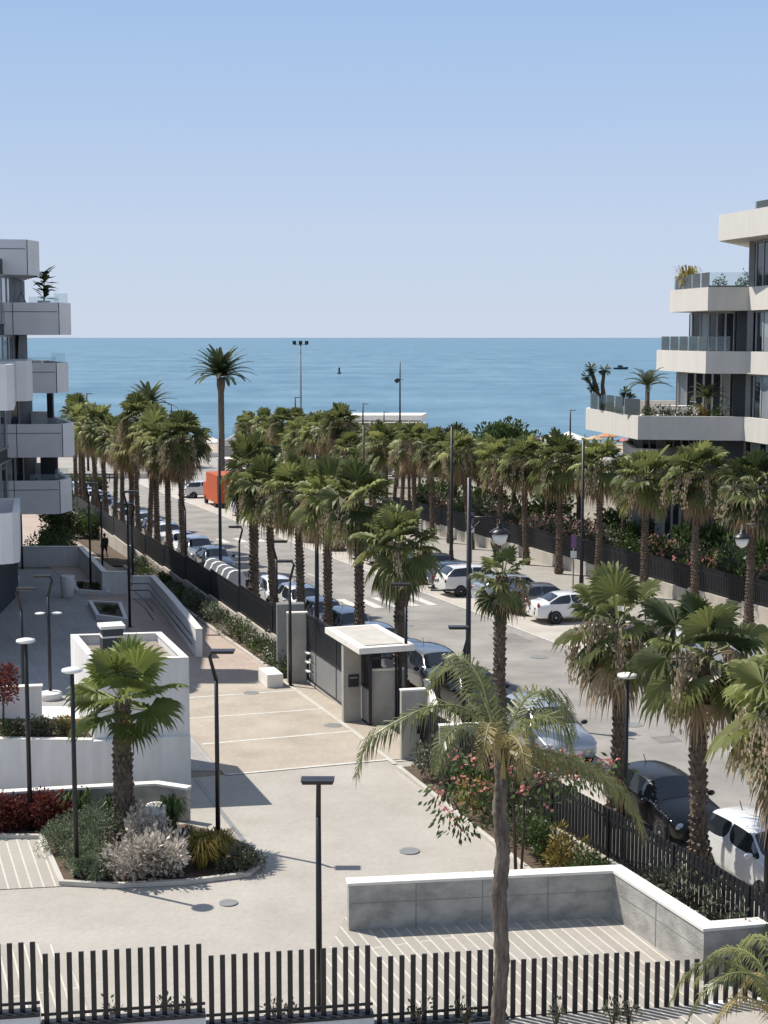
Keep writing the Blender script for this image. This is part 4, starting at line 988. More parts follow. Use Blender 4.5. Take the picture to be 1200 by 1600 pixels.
# a second, inner row of palms behind the far wall
for k, (px, b) in enumerate(sorted(((858, 27.5), (800, 27.5), (906, 28.5), (975, 28), (760, 28),(745, 31), (692, 31), (640, 30), (598, 31), (560, 30), (525, 31), (400, 27), (386, 29), (374, 27), (495, 33), (470, 34), (715, 27.5), (668, 28), (615, 27.5), (580, 28), (545, 27), (510, 28), (452, 29), (435, 31), (418, 28), (655, 36), (620, 38), (590, 36), (555, 38), (530, 41)), reverse=True)):
    q = rp_.uniform(.72, .9); copy_tree((srcs + far)[(k * 3 + 1) % 7], st(along(px, b), b, 0), rp_.uniform(0, 6.28), '%s fan palm from the right in the garden behind the far wall' % ORD[k], sc=(q, q, q))['group'] = 'fan palms in the garden behind the far wall'

# lone palm of the planting bed
make('fan_palm', 'lone bright green fan palm with orange topped trunk in the planting bed', 'palm', washingtonia(3.8, .25, 1.58, 21, 71, dead=0, stalks=0, lower=-14, bootn=12, nseg=30, dmax=.62, leafm='fanbright') + [('orange_boots', MB().tube([(0, 0, 2.6), (0, 0, 2.95), (0, 0, 3.25)], [.25, .265, .22], 10), 'trunkorange')], W(197, 1312), 1.1)
# feather palm in the foreground
def feather():
    base = V(778, 1600, 25); x0 = base.x; top = V(778, 1195, 25); h = top.z
    t = thing('feather_palm', 'foreground feather palm with slim bare trunk and long arching fronds', 'palm', (x0, 25, 0)); rnd = random.Random(4)
    def P(px, py, dy=0): v = V(px, py, 25 + dy); return Vector((v.x - x0, v.y - 25, v.z))
    pts = [Vector((-.03, 0, -.3)), P(778, 1590), P(785, 1500), P(779, 1400), P(787, 1330), P(780, 1270), P(784, 1215), P(779, 1172)]
    tr = MB(); P2 = []; r2 = []; rr = [.14, .128, .12, .134, .12, .125, .11, .095]
    for i in range(len(pts) - 1):
        for k in range(12): P2.append(pts[i].lerp(pts[i + 1], k / 12)); r2.append((rr[i] * (1 - k / 12) + rr[i + 1] * k / 12) * (1.05 if k % 3 == 0 else .97) * rnd.uniform(.96, 1.04))
    P2.append(pts[-1]); r2.append(rr[-1]); tr.tube(P2, r2, 16); tr.v = [(v[0] + rnd.uniform(-.011, .011), v[1] + rnd.uniform(-.011, .011), v[2] + rnd.uniform(-.02, .02)) for v in tr.v]; tr.part('trunk', M['ringed'], t, False)
    sh = MB(); 
    for k in range(9):
        a = k * 2.4; o = Vector((math.cos(a), math.sin(a), 0)); c = pts[-2] + Vector((0, 0, .05 * k)); s = Vector((-o.y, o.x, 0)) * .05
        sh.add([c + o * .10 - s - Vector((0, 0, .12)), c + o * .10 + s - Vector((0, 0, .12)), c + o * .14 + s * .7 + Vector((0, 0, .15)), c + o * .14 - s * .7 + Vector((0, 0, .15)), c + o * .12 + Vector((0, 0, .45))], [(0, 1, 2, 3), (3, 2, 4)], rnd.random())
    sh.part('leaf_sheaths', M['featheryellow'], t, False)
    T = P(780, 1165)
    def fr(name, path, n, ll, m='feather', w=.032, tint=.5, dl=.85, jit=.42, **k):
        n = int(n * 1.25); ll *= 1.25; mb = MB(); feather_frond(mb, T, 0, 0, 1, 0, tint, rnd, n, ll, w, dl, .1, path=path, jit=jit, **k); mb.part(name, M[m], t, False)
    fr('frond', [T, P(735, 1112, -.3), P(680, 1103, -.6), P(615, 1130, -.8), P(575, 1160, -.9), P(556, 1215, -1)], 78, .42, dl=.95)
    fr('frond', [T, P(757, 1095, .5), P(735, 1055, .9), P(702, 1040, 1.2), P(680, 1058, 1.4), P(668, 1085, 1.5)], 70, .44, dl=.7)
    fr('frond', [T, P(765, 1110, .4), P(750, 1062, .7), P(725, 1030, 1.0), P(700, 1022, 1.3)], 50, .4, dl=.6)
    fr('frond', [T, P(800, 1125, .6), P(826, 1088, 1.0), P(860, 1082, 1.3), P(885, 1110, 1.5), P(900, 1150, 1.6)], 72, .5, dl=.9)
    fr('frond', [T, P(812, 1140, -.2), P(845, 1118, -.4), P(878, 1135, -.6), P(895, 1180, -.6)], 60, .46, dl=.95)
    fr('frond', [T, P(835, 1180, .3), P(885, 1185, .5), P(945, 1208, .6), P(985, 1250, .7), P(1005, 1310, .7)], 84, .5, m='featheryellow', dl=1.0, tint=.55)
    fr('frond', [T, P(845, 1172, -.3), P(910, 1195, -.5), P(975, 1240, -.6), P(1008, 1300, -.6)], 60, .42, m='feather', dl=1.0, tint=.4)
    fr('frond', [T, P(750, 1135, -.9), P(715, 1135, -1.4), P(690, 1165, -1.7), P(680, 1205, -1.8)], 50, .4, dl=.9)
    fr('frond', [T, P(768, 1130, -.9), P(760, 1150, -1.5), P(752, 1200, -1.7)], 40, .38, m='featheryellow', dl=.9)
    fr('frond', [T, P(798, 1150, -.8), P(815, 1170, -1.4), P(820, 1215, -1.7)], 40, .38, m='featheryellow', dl=.9, tint=.6)
feather()
# date palms by the beach
tt_ = V(345, 585, 165)
make('date_palm', 'tall date palm with dark slim trunk rising above all others against the sea', 'palm', datepalm(tt_.z - gz(165) - .2, .33, 3.9, 46, 8), (tt_.x, 165, gz(165)))
tt_ = V(233, 628, 200)
make('date_palm', 'smaller date palm with thick neck at the left against the sea', 'palm', datepalm(tt_.z - gz(200) - .4, .42, 3.9, 34, 9), (tt_.x, 200, gz(200)))

# pink flowered small tree by the entrance
def flower_tree():
    base = V(806, 1360, 36.2); base.z = 0; t = thing('flowering_tree', 'small tree with coral pink blossom clusters behind the feather palm', 'tree', base); rnd = random.Random(3)
    br = MB(); lf = MB(); fl = MB()
    br.tube([(0, 0, 0), (-.05, 0, 1.2), (-.1, 0, 2.3)], [.045, .04, .03], 6); br.tube([(.14, .1, 0), (.2, .1, 1.2), (.15, .1, 2.2)], [.035, .03, .025], 6)
    for (px, py) in ((700, 1270), (690, 1240), (708, 1190), (722, 1225), (740, 1195), (760, 1240), (745, 1268), (770, 1200), (800, 1210), (838, 1190), (850, 1225), (868, 1182), (893, 1190), (915, 1195), (880, 1215), (930, 1205), (720, 1290), (905, 1215), (820, 1245), (735, 1245), (850, 1262), (955, 1200)):
        q = V(px, py, 36.2 + rnd.uniform(-.7, .7)) - base; br.tube([(0, 0, 1.9), q * .5 + Vector((0, 0, 1.2)), q], [.025, .018, .008], 4)
        for k in range(34):
            v = Vector((rnd.gauss(0, .21), rnd.gauss(0, .21), rnd.gauss(-.08, .16))); p = q + v; d = (v + Vector((0, 0, -.25))).normalized(); s = d.orthogonal().normalized() * .045; l = rnd.uniform(.14, .24)
            lf.add([p, p + d * l * .5 + s, p + d * l, p + d * l * .5 - s], [(0, 1, 2, 3)], rnd.uniform(.3, .8))
        for k in range(13):
            v = Vector((rnd.gauss(0, .13), rnd.gauss(0, .13), rnd.gauss(.15, .09))); p = q + v; d = Vector((rnd.gauss(0, 1), rnd.gauss(0, 1), rnd.gauss(0, 1))).normalized(); s = d.orthogonal().normalized(); u = d.cross(s) * .05; s = s * .05
            fl.add([p - s, p + u, p + s, p - u], [(0, 1, 2, 3)], rnd.random())
    br.part('branches', M['twig'], t, False); lf.part('foliage', M['shrub'], t, False); fl.part('blossoms', M['coralf'], t, False)
flower_tree()

# ------------------------------------------------------------------ planting bed before the white box
bedp = [W(68, 1308), W(100, 1379), W(180, 1383), W(290, 1378), W(385, 1366), W(405, 1350), W(395, 1325), W(330, 1300), W(292, 1290), W(240, 1225 + 70), W(0, 1303), W(-200, 1304)]
sheet('planting_bed', bedp, .05, M['soil'])
MB().wall([W(-200, 1306), W(68, 1309), W(100, 1381), W(180, 1385), W(290, 1380), W(385, 1368), W(406, 1350)], -.13, 0, .11).top('kerb', M['curb'], kind='structure')
rb = random.Random(77)
def bedshrub(name, label, px, r, h, n, size, leaf, seed, **k): return shrub(name, label, W(*px), r, h, n, size, leaf, seed, **k)
gr = 'dark red low shrubs by the left lamp'
for k, (x, y) in enumerate(((-14, 1300), (12, 1297), (38, 1296), (63, 1297), (88, 1293))):
    bedshrub('red_shrub', ('leftmost', 'second', 'middle', 'fourth', 'rightmost')[k] + ' dark red shrub along the planter wall', (x, y), .55, .85, 1500, .11, 'redleaf', 100 + k, group=gr)
for k, (x, y, r, h, d) in enumerate(((95, 1335, .62, .75, 'left'), (128, 1312, .6, .85, 'rearmost'), (160, 1322, .55, .8, 'rear right'), (120, 1352, .55, .68, 'middle'), (152, 1352, .5, .7, 'right'), (133, 1372, .42, .55, 'front'), (160, 1378, .42, .55, 'frontmost'))):
    bedshrub('rounded_shrub', '%s grey green rounded shrub of the clump at the lamp foot' % d, (x, y), r, h, 2600, .07, 'shrubgrey', 120 + k, group='grey green rounded shrubs', clumps=14, aspect=.35)
bedshrub('silver_shrub', 'large silvery white leaved shrub beneath the lone fan palm', (212, 1372), .85, .85, 1500, .15, 'silver', 131, clumps=16)
bedshrub('silver_shrub', 'right silvery leaved shrub before the round bin', (262, 1368), .75, 1.0, 1400, .15, 'silver', 132, clumps=16)
bedshrub('silver_shrub', 'rear silvery leaved shrub touching the palm trunk', (232, 1342), .6, 1.15, 1000, .15, 'silver', 133, clumps=12)
for k, (x, y) in enumerate(((315, 1358), (340, 1352))):
    make('straw_grass', ('left', 'right')[k] + ' straw yellow grass tuft at the bed end', 'ornamental grass', [('blades', blade_clump(.6, .85, 420, .03, random.Random(140 + k)), 'yellow')], W(x, y), group='straw yellow grasses')
for k, (x, y) in enumerate(((366, 1364), (388, 1360), (300, 1330))):
    bedshrub('low_shrub', ('low olive shrub at the right tip of the bed', 'rightmost low olive shrub of the bed', 'low olive shrub in front of the planter wall end')[k], (x, y), .42, .5, 900, .09, 'shrubolive', 150 + k)
for k, (x, y) in enumerate(((182, 1296), (268, 1300), (120, 1290))):
    make('green_tuft', ('green strappy tuft left of the lone palm', 'green strappy tuft right of the round bin', 'green strappy tuft behind the rounded shrubs')[k], 'plant', [('blades', blade_clump(.5, .95, 130, .05, random.Random(160 + k)), 'shrub')], W(x, y))
# terrace planting
for k, (x, y) in enumerate(((12, 1152), (48, 1150), (78, 1152), (105, 1150))):
    p = W(x, y, 1.58); shrub('terrace_shrub', ('leftmost', 'second', 'third', 'rightmost')[k] + ' olive shrub on the raised terrace', p, .5, .5, 1100, .08, ('shrub', 'shrubolive', 'shrubolive', 'yellow')[k], 170 + k, group='olive shrubs of the raised terrace')
p = W(5, 1148, 1.58); rnd = random.Random(9)
mbb = bush_mb(.55, .55, 1.0, 900, .13, rnd); mbb.v = [(v[0], v[1], v[2] + 1.0) for v in mbb.v]
make('young_tree', 'young dark purple leaved tree on the terrace at the left edge', 'tree', [('trunk', MB().tube([(0, 0, 0), (.03, 0, .8), (0, 0, 1.7)], [.04, .035, .02], 6), 'twig'), ('crown', mbb, 'redleaf')], p)
# hedge beds below the street fences
leafs = ['shrubolive', 'shrub', 'shrubolive', 'shrubgrey', 'shrub', 'silver']
n_ = 0
for k in range(26):
    a = 22.9 + k * 1.35 + rb.uniform(-.2, .2)
    where = 'by the gate piers' if k < 2 else 'along the sunlit path' if k < 9 else 'in the shade of the fence' if k < 18 else 'beyond the walking person'
    q = rb.uniform(.55, .85); lf_ = leafs[rb.randrange(6)]
    shrub('bed_shrub', '%s shrub of the long bed below the black fence, %s' % (ORD[k] if k < 25 else 'last', where), st(a, -.3 + rb.uniform(-.25, .1), .04), q, rb.uniform(.55, .95), 800, .12, lf_, 200 + k, group='shrubs of the long bed below the black fence', aspect=.45, flower='whitef' if k in (1, 4) else None, nf=200, fs=.07)
for k in range(9):
    a = -2.9 + k * 1.25; q = rb.uniform(.6, .85)
    shrub('bed_shrub', '%s green shrub from the low wall in the bed beside the near fence' % ORD[k], st(a, -.35, .04), q, rb.uniform(.7, 1.2), 1300, .12, ('shrub', 'yellow', 'shrub', 'shrubolive')[k % 4] if k < 7 else 'shrubolive', 240 + k, group='green shrubs of the bed beside the near fence', aspect=.4)
for k in range(8):
    a = -4.6 - k * 1.0
    shrub('ivy_shrub', '%s dry leaved climber at the foot of the near picket fence' % ORD[k], st(a, .32 - .064 * a, .1), .45, rb.uniform(.7, 1.5), 240, .13, 'shrubolive', 260 + k, ry=.25, group='climbers at the near picket fence')
sheet('planting_bed', [st(-3.3, .2), (5.4, 34.6), (6.9, 31.5), (9.6, 31.9), st(-14, .2)], .3, M['soil'])
# big garden shrubs behind the far wall
pk = ['pinkf', 'whitef', 'pinkf', 'coralf', None, None]
gs = []
for k in range(30):
    a = 13 + k * 2.35; b = 25.6 + rb.uniform(0, 1.0); fl_ = 'pinkf' if k in (16, 17, 18, 19, 20, 22, 26) else ('whitef' if k in (3, 4, 5) else ('coralf' if k in (1, 2, 7, 10, 12) else None))
    col = {'pinkf': 'pink flowered', 'whitef': 'white flowered', 'coralf': 'coral flowered', None: 'plain green'}[fl_]
    shrub('garden_shrub', '%s garden shrub behind the far wall, number %s from the right' % (col, ORD[k] if k < 25 else ORD[k - 25] + ' after the twenty-fifth'), st(a, b), 1.7, rb.uniform(2.1, 2.9), 1500, .26, ('shrub', 'shrubolive')[k % 2] if fl_ != 'pinkf' else 'shrubolive', 300 + k, fl_, 900 if fl_ else 0, .14, group='garden shrubs behind the far wall', clumps=12)
src = shrub('garden_bush', 'dense dark bush in the garden before the right building', st(26, 30.5), 2.4, 3.0, 2600, .34, 'shrub', 350, group='dense dark bushes of the right garden', clumps=14)
for k, (a, b) in enumerate(((21, 29), (31, 30), (37, 29.5), (43, 30), (50, 29), (57, 30), (64, 29), (72, 29), (80, 28), (16, 29))):
    copy_tree(src, st(a, b), rb.uniform(0, 6), '%s dense dark bush of the garden seaward of the right building corner' % ORD[k], sc=(1, 1, rb.uniform(.8, 1.1)))
for k, (px, Y, h) in enumerate(((80, 99, 4.2), (98, 101, 4.0))):
    v = V(px, 800, Y); shrub('tall_hedge', ('left', 'right')[k] + ' tall dark hedge bush beneath the left terraces', (v.x, Y, gz(Y)), .95, h, 2600, .22, 'shrub', 360 + k, clumps=16)
# dark round tree by the beach
p = V(790, 690, 196); rnd = random.Random(5)
mbb = bush_mb(4.6, 4, 4.0, 7000, .55, rnd, 16); mbb.v = [(v[0], v[1], v[2] + 1.2) for v in mbb.v]
make('broad_tree', 'broad dark green tree beside the beach umbrellas', 'tree', [('trunk', MB().tube([(0, 0, -.2), (.1, 0, 1.4), (.3, 0, 3.2)], [.3, .22, .12], 8), 'twig'), ('crown', mbb, 'shrub')], (p.x, 196, gz(196)))
for k, (px, Y, r, h) in enumerate(((726, 200, 3.0, 3.4), (60, 150, 2.0, 1.6), (95, 150, 2.0, 1.5), (130, 150, 2.2, 1.6))):
    v = V(px, 690, Y); shrub('hedge_bush', ('small dark tree left of the broad beach tree', 'leftmost clipped hedge bush behind the left terraces', 'middle clipped hedge bush behind the left terraces', 'right clipped hedge bush behind the left terraces')[k], (v.x, Y, gz(Y)), r, h, 2200, .4, 'shrub', 370 + k)
for k, (x, y) in enumerate(((95, 872), (70, 880), (130, 838), (110, 842), (150, 842))):
    shrub('court_shrub', '%s dark shrub behind the court wall beside the path' % ORD[k], G(x, y), 1.3, 1.7, 1500, .2, 'shrub', 380 + k, group='dark shrubs behind the court wall')
for k, (x, y) in enumerate(((128, 918), (150, 920), (165, 955), (178, 958))):
    shrub('court_plant', '%s small dark plant in the court planters' % ORD[k], G(x, y, .15), .35, .35, 260, .1, 'shrub', 390 + k, group='small plants in the court planters')
# weeds along the near garden fence and the tall grass at the right corner
for k, (px, z) in enumerate(((258, 1.0), (285, .95), (175, 1.0), (428, .8), (452, .8), (652, .5), (730, .5), (870, .3), (960, .3), (985, .3))):
    p = V(px, 1585, 27.6); 
    shrub('weed', '%s small weed from the left poking up behind the garden fence' % ORD[k], (p.x, p.y + .2, max(.0, p.z - .35)), .25, .55, 70, .10, 'shrubolive', 400 + k, group='weeds behind the garden fence')
def corner_palm():
    b0 = V(1225, 1640, 24.6); b0.z = max(0, b0.z - .6); t = thing('young_palm', 'young feathery palm with drooping pale fronds at the lower right corner', 'palm', b0); rnd = random.Random(21)
    def P(px, py, dy=0): return V(px, py, 24.6 + dy) - b0
    MB().tube([(0, 0, -.5), (0, 0, .25), P(1222, 1612)], [.16, .14, .10], 8).part('trunk', M['ringed'], t, False)
    T = P(1220, 1612)
    for k, (pth, n, ll, mm) in enumerate((([T, P(1180, 1530), P(1125, 1500, .2), P(1075, 1520, .3), P(1045, 1570, .4)], 64, .36, 'feather'), ([T, P(1195, 1520, .3), P(1160, 1485, .6), P(1115, 1490, .8), P(1085, 1540, .8)], 60, .36, 'feather'),
        ([T, P(1200, 1540, -.3), P(1150, 1520, -.6), P(1100, 1550, -.8), P(1070, 1605, -.8)], 60, .34, 'feather'), ([T, P(1215, 1510, .2), P(1195, 1465, .5), P(1165, 1470, .8), P(1140, 1520, 1.0)], 56, .36, 'feather'),
        ([T, P(1235, 1500, 0), P(1250, 1450, .2), P(1290, 1450, .2)], 40, .36, 'feather'), ([T, P(1190, 1570, -.5), P(1150, 1560, -.9), P(1115, 1600, -1.1)], 50, .32, 'featheryellow'), ([T, P(1205, 1550, .5), P(1180, 1520, 1.0), P(1150, 1560, 1.3)], 50, .34, 'featheryellow'))):
        mb = MB(); feather_frond(mb, T, 0, 0, 1, 0, rnd.uniform(.4, .8), rnd, n, ll, .03, .95, .1, path=pth, jit=.4); mb.part('frond', M[mm], t, False)
corner_palm()
# terrace plants of both buildings
def pot(r, h): return MB().lathe([(r * .75, 0), (r, h), (r * .9, h), (r * .88, h - .06)], n=14)
def leafy(h, seed, n=46):
    rnd = random.Random(seed); mb = MB(); st_ = MB().tube([(0, 0, .4), (.05, 0, h * .55), (0, 0, h * .9)], [.05, .04, .02], 5)
    for i in range(n):
        z = .6 + (h - .6) * rnd.random(); az = rnd.uniform(0, 6.28); el = rnd.uniform(-.1, .9); d, s, n_ = rot_to(Vector((math.cos(az) * math.cos(el), math.sin(az) * math.cos(el), math.sin(el)))); L = rnd.uniform(.55, .95); b_ = Vector((0, 0, z)); w = s * .17
        mb.add([b_, b_ + d * L * .5 + w, b_ + d * L - Vector((0, 0, .12)), b_ + d * L * .5 - w], [(0, 1, 2, 3)], rnd.random())
    return st_, mb
s1, l1 = leafy(2.0, 1)
make('potted_plant', 'tall big leaved potted plant on the upper left terrace', 'potted plant', [('pot', pot(.35, .5), 'whitewarm'), ('stem', s1, 'twig'), ('leaves', l1, 'shrub')], (Xp(72, 82), 82, LZ[1] - .35))
def small_palm(h, L, nf, seed, ll=.4): 
    rnd = random.Random(seed); cr = MB()
    for i in range(nf):
        t = i / nf; feather_frond(cr, Vector((0, 0, h)), i * 2.4, R(75 - 65 * t), L, R(70), rnd.uniform(.2, .7), rnd, 22, ll, .06, .3, .35)
    return [('pot', pot(.45, .55), 'bodydark'), ('trunk', MB().tube([(0, 0, .3), (0, 0, h)], [.14, .13], 8), 'trunkgrey'), ('crown', cr, 'date')]
def tpos(px, Y, z): return (Xp(px, Y), Y, z)
make('potted_palm', 'potted palm with arching fronds on the lowest right balcony', 'potted plant', small_palm(2.6, 1.5, 16, 6, .45), tpos(1012, 90, RZ3 - .95))
make('potted_palm', 'potted palm against the windows of the lowest right balcony', 'potted plant', small_palm(1.9, 1.3, 16, 7), tpos(1106, 89.5, RZ3 - .95))
rnd = random.Random(6); cc = MB()
for pth in ([(0, 0, .4), (-.4, 0, 1.2), (-1.1, 0, 1.9), (-1.4, 0, 2.5)], [(-.4, 0, 1.2), (-.5, 0, 2.0), (-.4, 0, 2.9)], [(0, 0, .4), (.6, 0, .9), (.8, 0, 1.6)], [(-.8, 0, 1.6), (-1.0, 0, 2.4), (-1.2, 0, 3.0)], [(.5, 0, .8), (1.1, 0, 1.2)]): cc.tube([(x_ * .8, y_, z_ * .85) for x_, y_, z_ in pth], [.12, .09, .07, .05][:len(pth)], 6)
hd = MB()
for c in ((-1.4, 0, 2.5), (-.4, 0, 2.9), (.8, 0, 1.6), (-1.2, 0, 3.0), (1.1, 0, 1.25), (-1.05, 0, 1.9)):
    c = (c[0] * .8, 0, c[2] * .85)
    for i in range(90):
        v = Vector((rnd.gauss(0, 1), rnd.gauss(0, 1), rnd.gauss(0, .5))).normalized() * .3; hd.add([Vector(c), Vector(c) + v + Vector((0, .06, 0)), Vector(c) + v * 1.1, Vector(c) + v + Vector((.05, -.05, 0))], [(0, 1, 2, 3)], rnd.random() * .5)
make('potted_succulent', 'dark branching potted succulent at the seaward tip of the lowest right balcony', 'potted plant', [('pot', pot(.5, .5), 'bodydark'), ('stem', cc, 'twig'), ('rosettes', hd, 'shrub')], tpos(955, 95.3, RZ3 - .6)).scale = (1.35, 1.35, 1.25)
for k, (px, Y, r, h, lf_, fl_) in enumerate(((1035, 89, .7, 1.5, 'shrubolive', None), (1052, 88.7, .6, 1.35, 'shrubolive', 'whitef'), (1082, 88.6, .6, 1.35, 'shrub', 'whitef'), (1096, 88.6, .5, 1.3, 'yellow', None), (1128, 88.3, .7, 1.6, 'shrub', None), (1018, 88.8, .6, 1.5, 'shrub', None))):
    shrub('balcony_shrub', ('olive balcony shrub right of the potted palm', 'white flowered balcony shrub in the middle of the lowest right balcony', 'second white flowered shrub of the lowest right balcony', 'yellowish balcony shrub of the lowest right balcony', 'bushy shrub by the dark wall of the lowest right balcony', 'dark shrub at the foot of the potted palm')[k], tpos(px, Y, RZ3 - .95), r, h, 500, .16, lf_, 420 + k, fl_, 300 if fl_ else 0, .12)
make('potted_palm', 'pale spiky potted plant on the upper right balcony', 'potted plant', [('pot', pot(.3, .5), 'whitewarm'), ('blades', blade_clump(.9, 2.3, 110, .07, random.Random(2)), 'yellow')], tpos(1072, 93, RZ1 - .9))
for k, (px, h) in enumerate(((1118, 1.5), (1156, 1.7))):
    shrub('balcony_shrub', ('low dark shrub on the upper right balcony', 'dark shrub by the window of the upper right balcony')[k], tpos(px, 90, RZ1 - .9), .5, h, 400, .16, 'shrub', 430 + k)
t = thing('sofa', 'low brown outdoor sofa on the upper right balcony', 'sofa', tpos(1130, 89.4, RZ1 - .9)); tw = M['twig']
MB().box((0, 0, .28), (2.0, .8, .3)).part('seat', tw, t, False); MB().box((0, .35, .75), (2.0, .15, .6)).part('backrest', tw, t, False); MB().box((-.95, 0, .55), (.14, .8, .5)).part('armrest', tw, t, False); MB().box((.95, 0, .55), (.14, .8, .5)).part('armrest', tw, t, False)
for k, px in enumerate((1046, 1070)):
    t = thing('table', ('left', 'right')[k] + ' small round white table on the lowest right balcony', 'table', tpos(px, 90.4, RZ3 - .95), 0)
    MB().lathe([(.55, 1.38), (.57, 1.42), (.5, 1.44)], n=18).part('table_top', M['whitewarm'], t, False); MB().tube([(0, 0, 0), (0, 0, 1.4)], .05, 6).part('leg', M['whitewarm'], t, False)

# ------------------------------------------------------------------ cars
STY = {
 # stations: x, zbottom, zbelt, w_belt, ztop, w_top  (x as a fraction of half length, front = +1)
 'hatch': dict(L=4.15, W=1.78, st=[(1.0, .34, .56, .74, .62, .55), (.93, .24, .68, .84, .74, .66), (.70, .22, .82, .89, .89, .72), (.40, .22, .92, .90, 1.00, .70), (.10, .22, .95, .90, 1.42, .60), (-.25, .22, .97, .90, 1.48, .61), (-.62, .22, .99, .90, 1.44, .59), (-.90, .24, .99, .86, 1.05, .62), (-.98, .30, .80, .80, .86, .60), (-1.0, .38, .62, .72, .68, .55)], scr=(3, 4), side=(3, 7), rear=(6, 7)),
 'sedan': dict(L=4.6, W=1.82, st=[(1.0, .34, .56, .74, .62, .55), (.93, .24, .68, .84, .74, .66), (.70, .22, .80, .90, .87, .72), (.36, .22, .90, .91, .98, .70), (.06, .22, .93, .91, 1.38, .60), (-.22, .22, .94, .91, 1.43, .60), (-.46, .22, .95, .91, 1.36, .58), (-.72, .22, .96, .90, 1.06, .66), (-.96, .26, .95, .84, 1.02, .64), (-1.0, .36, .70, .78, .80, .60)], scr=(3, 4), side=(3, 7), rear=(6, 7)),
 'suv': dict(L=4.4, W=1.86, st=[(1.0, .40, .66, .76, .72, .6), (.94, .28, .82, .86, .88, .68), (.70, .26, .95, .92, 1.02, .74), (.44, .26, 1.02, .93, 1.11, .72), (.16, .26, 1.06, .93, 1.56, .63), (-.25, .26, 1.08, .93, 1.63, .64), (-.72, .26, 1.10, .93, 1.58, .62), (-.93, .28, 1.10, .89, 1.16, .66), (-.98, .34, .9, .84, .96, .64), (-1.0, .42, .7, .76, .76, .6)], scr=(3, 4), side=(3, 7), rear=(6, 7)),
 'mini': dict(L=3.65, W=1.64, st=[(1.0, .34, .66, .66, .72, .5), (.93, .24, .84, .76, .90, .6), (.74, .22, .95, .82, 1.02, .66), (.52, .22, 1.00, .83, 1.09, .66), (.24, .22, 1.02, .83, 1.50, .58), (-.2, .22, 1.03, .83, 1.56, .59), (-.74, .22, 1.05, .83, 1.53, .57), (-.94, .24, 1.05, .80, 1.10, .6), (-.98, .30, .85, .76, .9, .58), (-1.0, .38, .65, .7, .7, .52)], scr=(3, 4), side=(3, 7), rear=(6, 7)),
}
def car_mesh_parts(style):
    S = STY[style]; hl = S['L'] / 2; st_ = S['st']; bm = bmesh.new(); rows = []
    cl = bm.edges.layers.float.new('crease_edge'); cv = bm.verts.layers.float.new('crease_vert')
    for (x, zb, zl, wb, zt, wt) in st_:
        X = x * hl
        half = [(0, zb), (wb * .82, zb), (wb * .985, zb + .10), (wb * 1.0, (zb + zl) * .52), (wb * .975, zl), (wt + .02, zt - .055), (wt * .72, zt), (0, zt + .025)]
        ring = [(X, y, z) for y, z in half] + [(X, -y, z) for y, z in half[-2:0:-1]]
        rows.append([bm.verts.new(v) for v in ring])
    n = len(rows[0]); fm = {}
    for i in range(len(rows) - 1):
        for k in range(n):
            f = bm.faces.new((rows[i][k], rows[i][(k + 1) % n], rows[i + 1][(k + 1) % n], rows[i + 1][k])); fm[(i, k)] = f
    bm.faces.new(rows[0][::-1]); bm.faces.new(rows[-1])
    bmesh.ops.recalc_face_normals(bm, faces=bm.faces)
    def region(fs, th, mi):
        fs = [fm[q] for q in fs]
        bmesh.ops.inset_region(bm, faces=fs, thickness=th, depth=0, use_even_offset=True)
        for f in fs: f.material_index = mi; f.smooth = True
    sc = S['scr'][0]; rr = S['rear'][0]
    region([(sc, 5), (sc, 6), (sc, 7), (sc, 8)], .035, 1)
    region([(rr, 5), (rr, 6), (rr, 7), (rr, 8)], .05, 2)
    a0 = S['side'][0]
    for k_, mi in ((4, 3), (9, 4)):
        region([(a0, k_), (a0 + 1, k_)], .022, mi); region([(a0 + 2, k_), (a0 + 3, k_)], .022, mi + 2)
    
    for e in bm.edges:
        if len(e.link_faces) == 2 and e.link_faces[0].material_index != e.link_faces[1].material_index:
            e[cl] = 1.0
            for v in e.verts: v[cv] = .75
    for i in range(len(rows)):
        for k in (4, n - 4):
            pass
    for i in range(len(rows) - 1):
        for k in (2, n - 2, 4, n - 4, 5, n - 5):
            e = bm.edges.get((rows[i][k], rows[i + 1][k]))
            if e: e[cl] = max(e[cl], .35)
    me = bpy.data.meshes.new('cage'); bm.to_mesh(me); bm.free()
    for j in range(8): me.materials.append(None)
    o = bpy.data.objects.new('cage', me); COL.objects.link(o); md = o.modifiers.new('s', 'SUBSURF'); md.levels = 2; md.render_levels = 2
    dg = bpy.context.evaluated_depsgraph_get(); dg.update(); ev = bpy.data.meshes.new_from_object(o.evaluated_get(dg)); bpy.data.objects.remove(o)
    out = {}
    for mi, nm in ((0, 'body'), (1, 'windscreen'), (2, 'rear_window'), (3, 'sa'), (4, 'sb'), (5, 'sc'), (6, 'sd')):
        mb = MB(); mp = {}
        for p in ev.polygons:
            if p.material_index != mi: continue
            ids = []
            for v in p.vertices:
                if v not in mp: mp[v] = len(mb.v); mb.v.append(tuple(ev.vertices[v].co)); mb.t.append(.5)
                ids.append(mp[v])
            mb.f.append(tuple(ids)); mb.sm.append(True)
        out[nm] = mb
    return out
CARM = {}
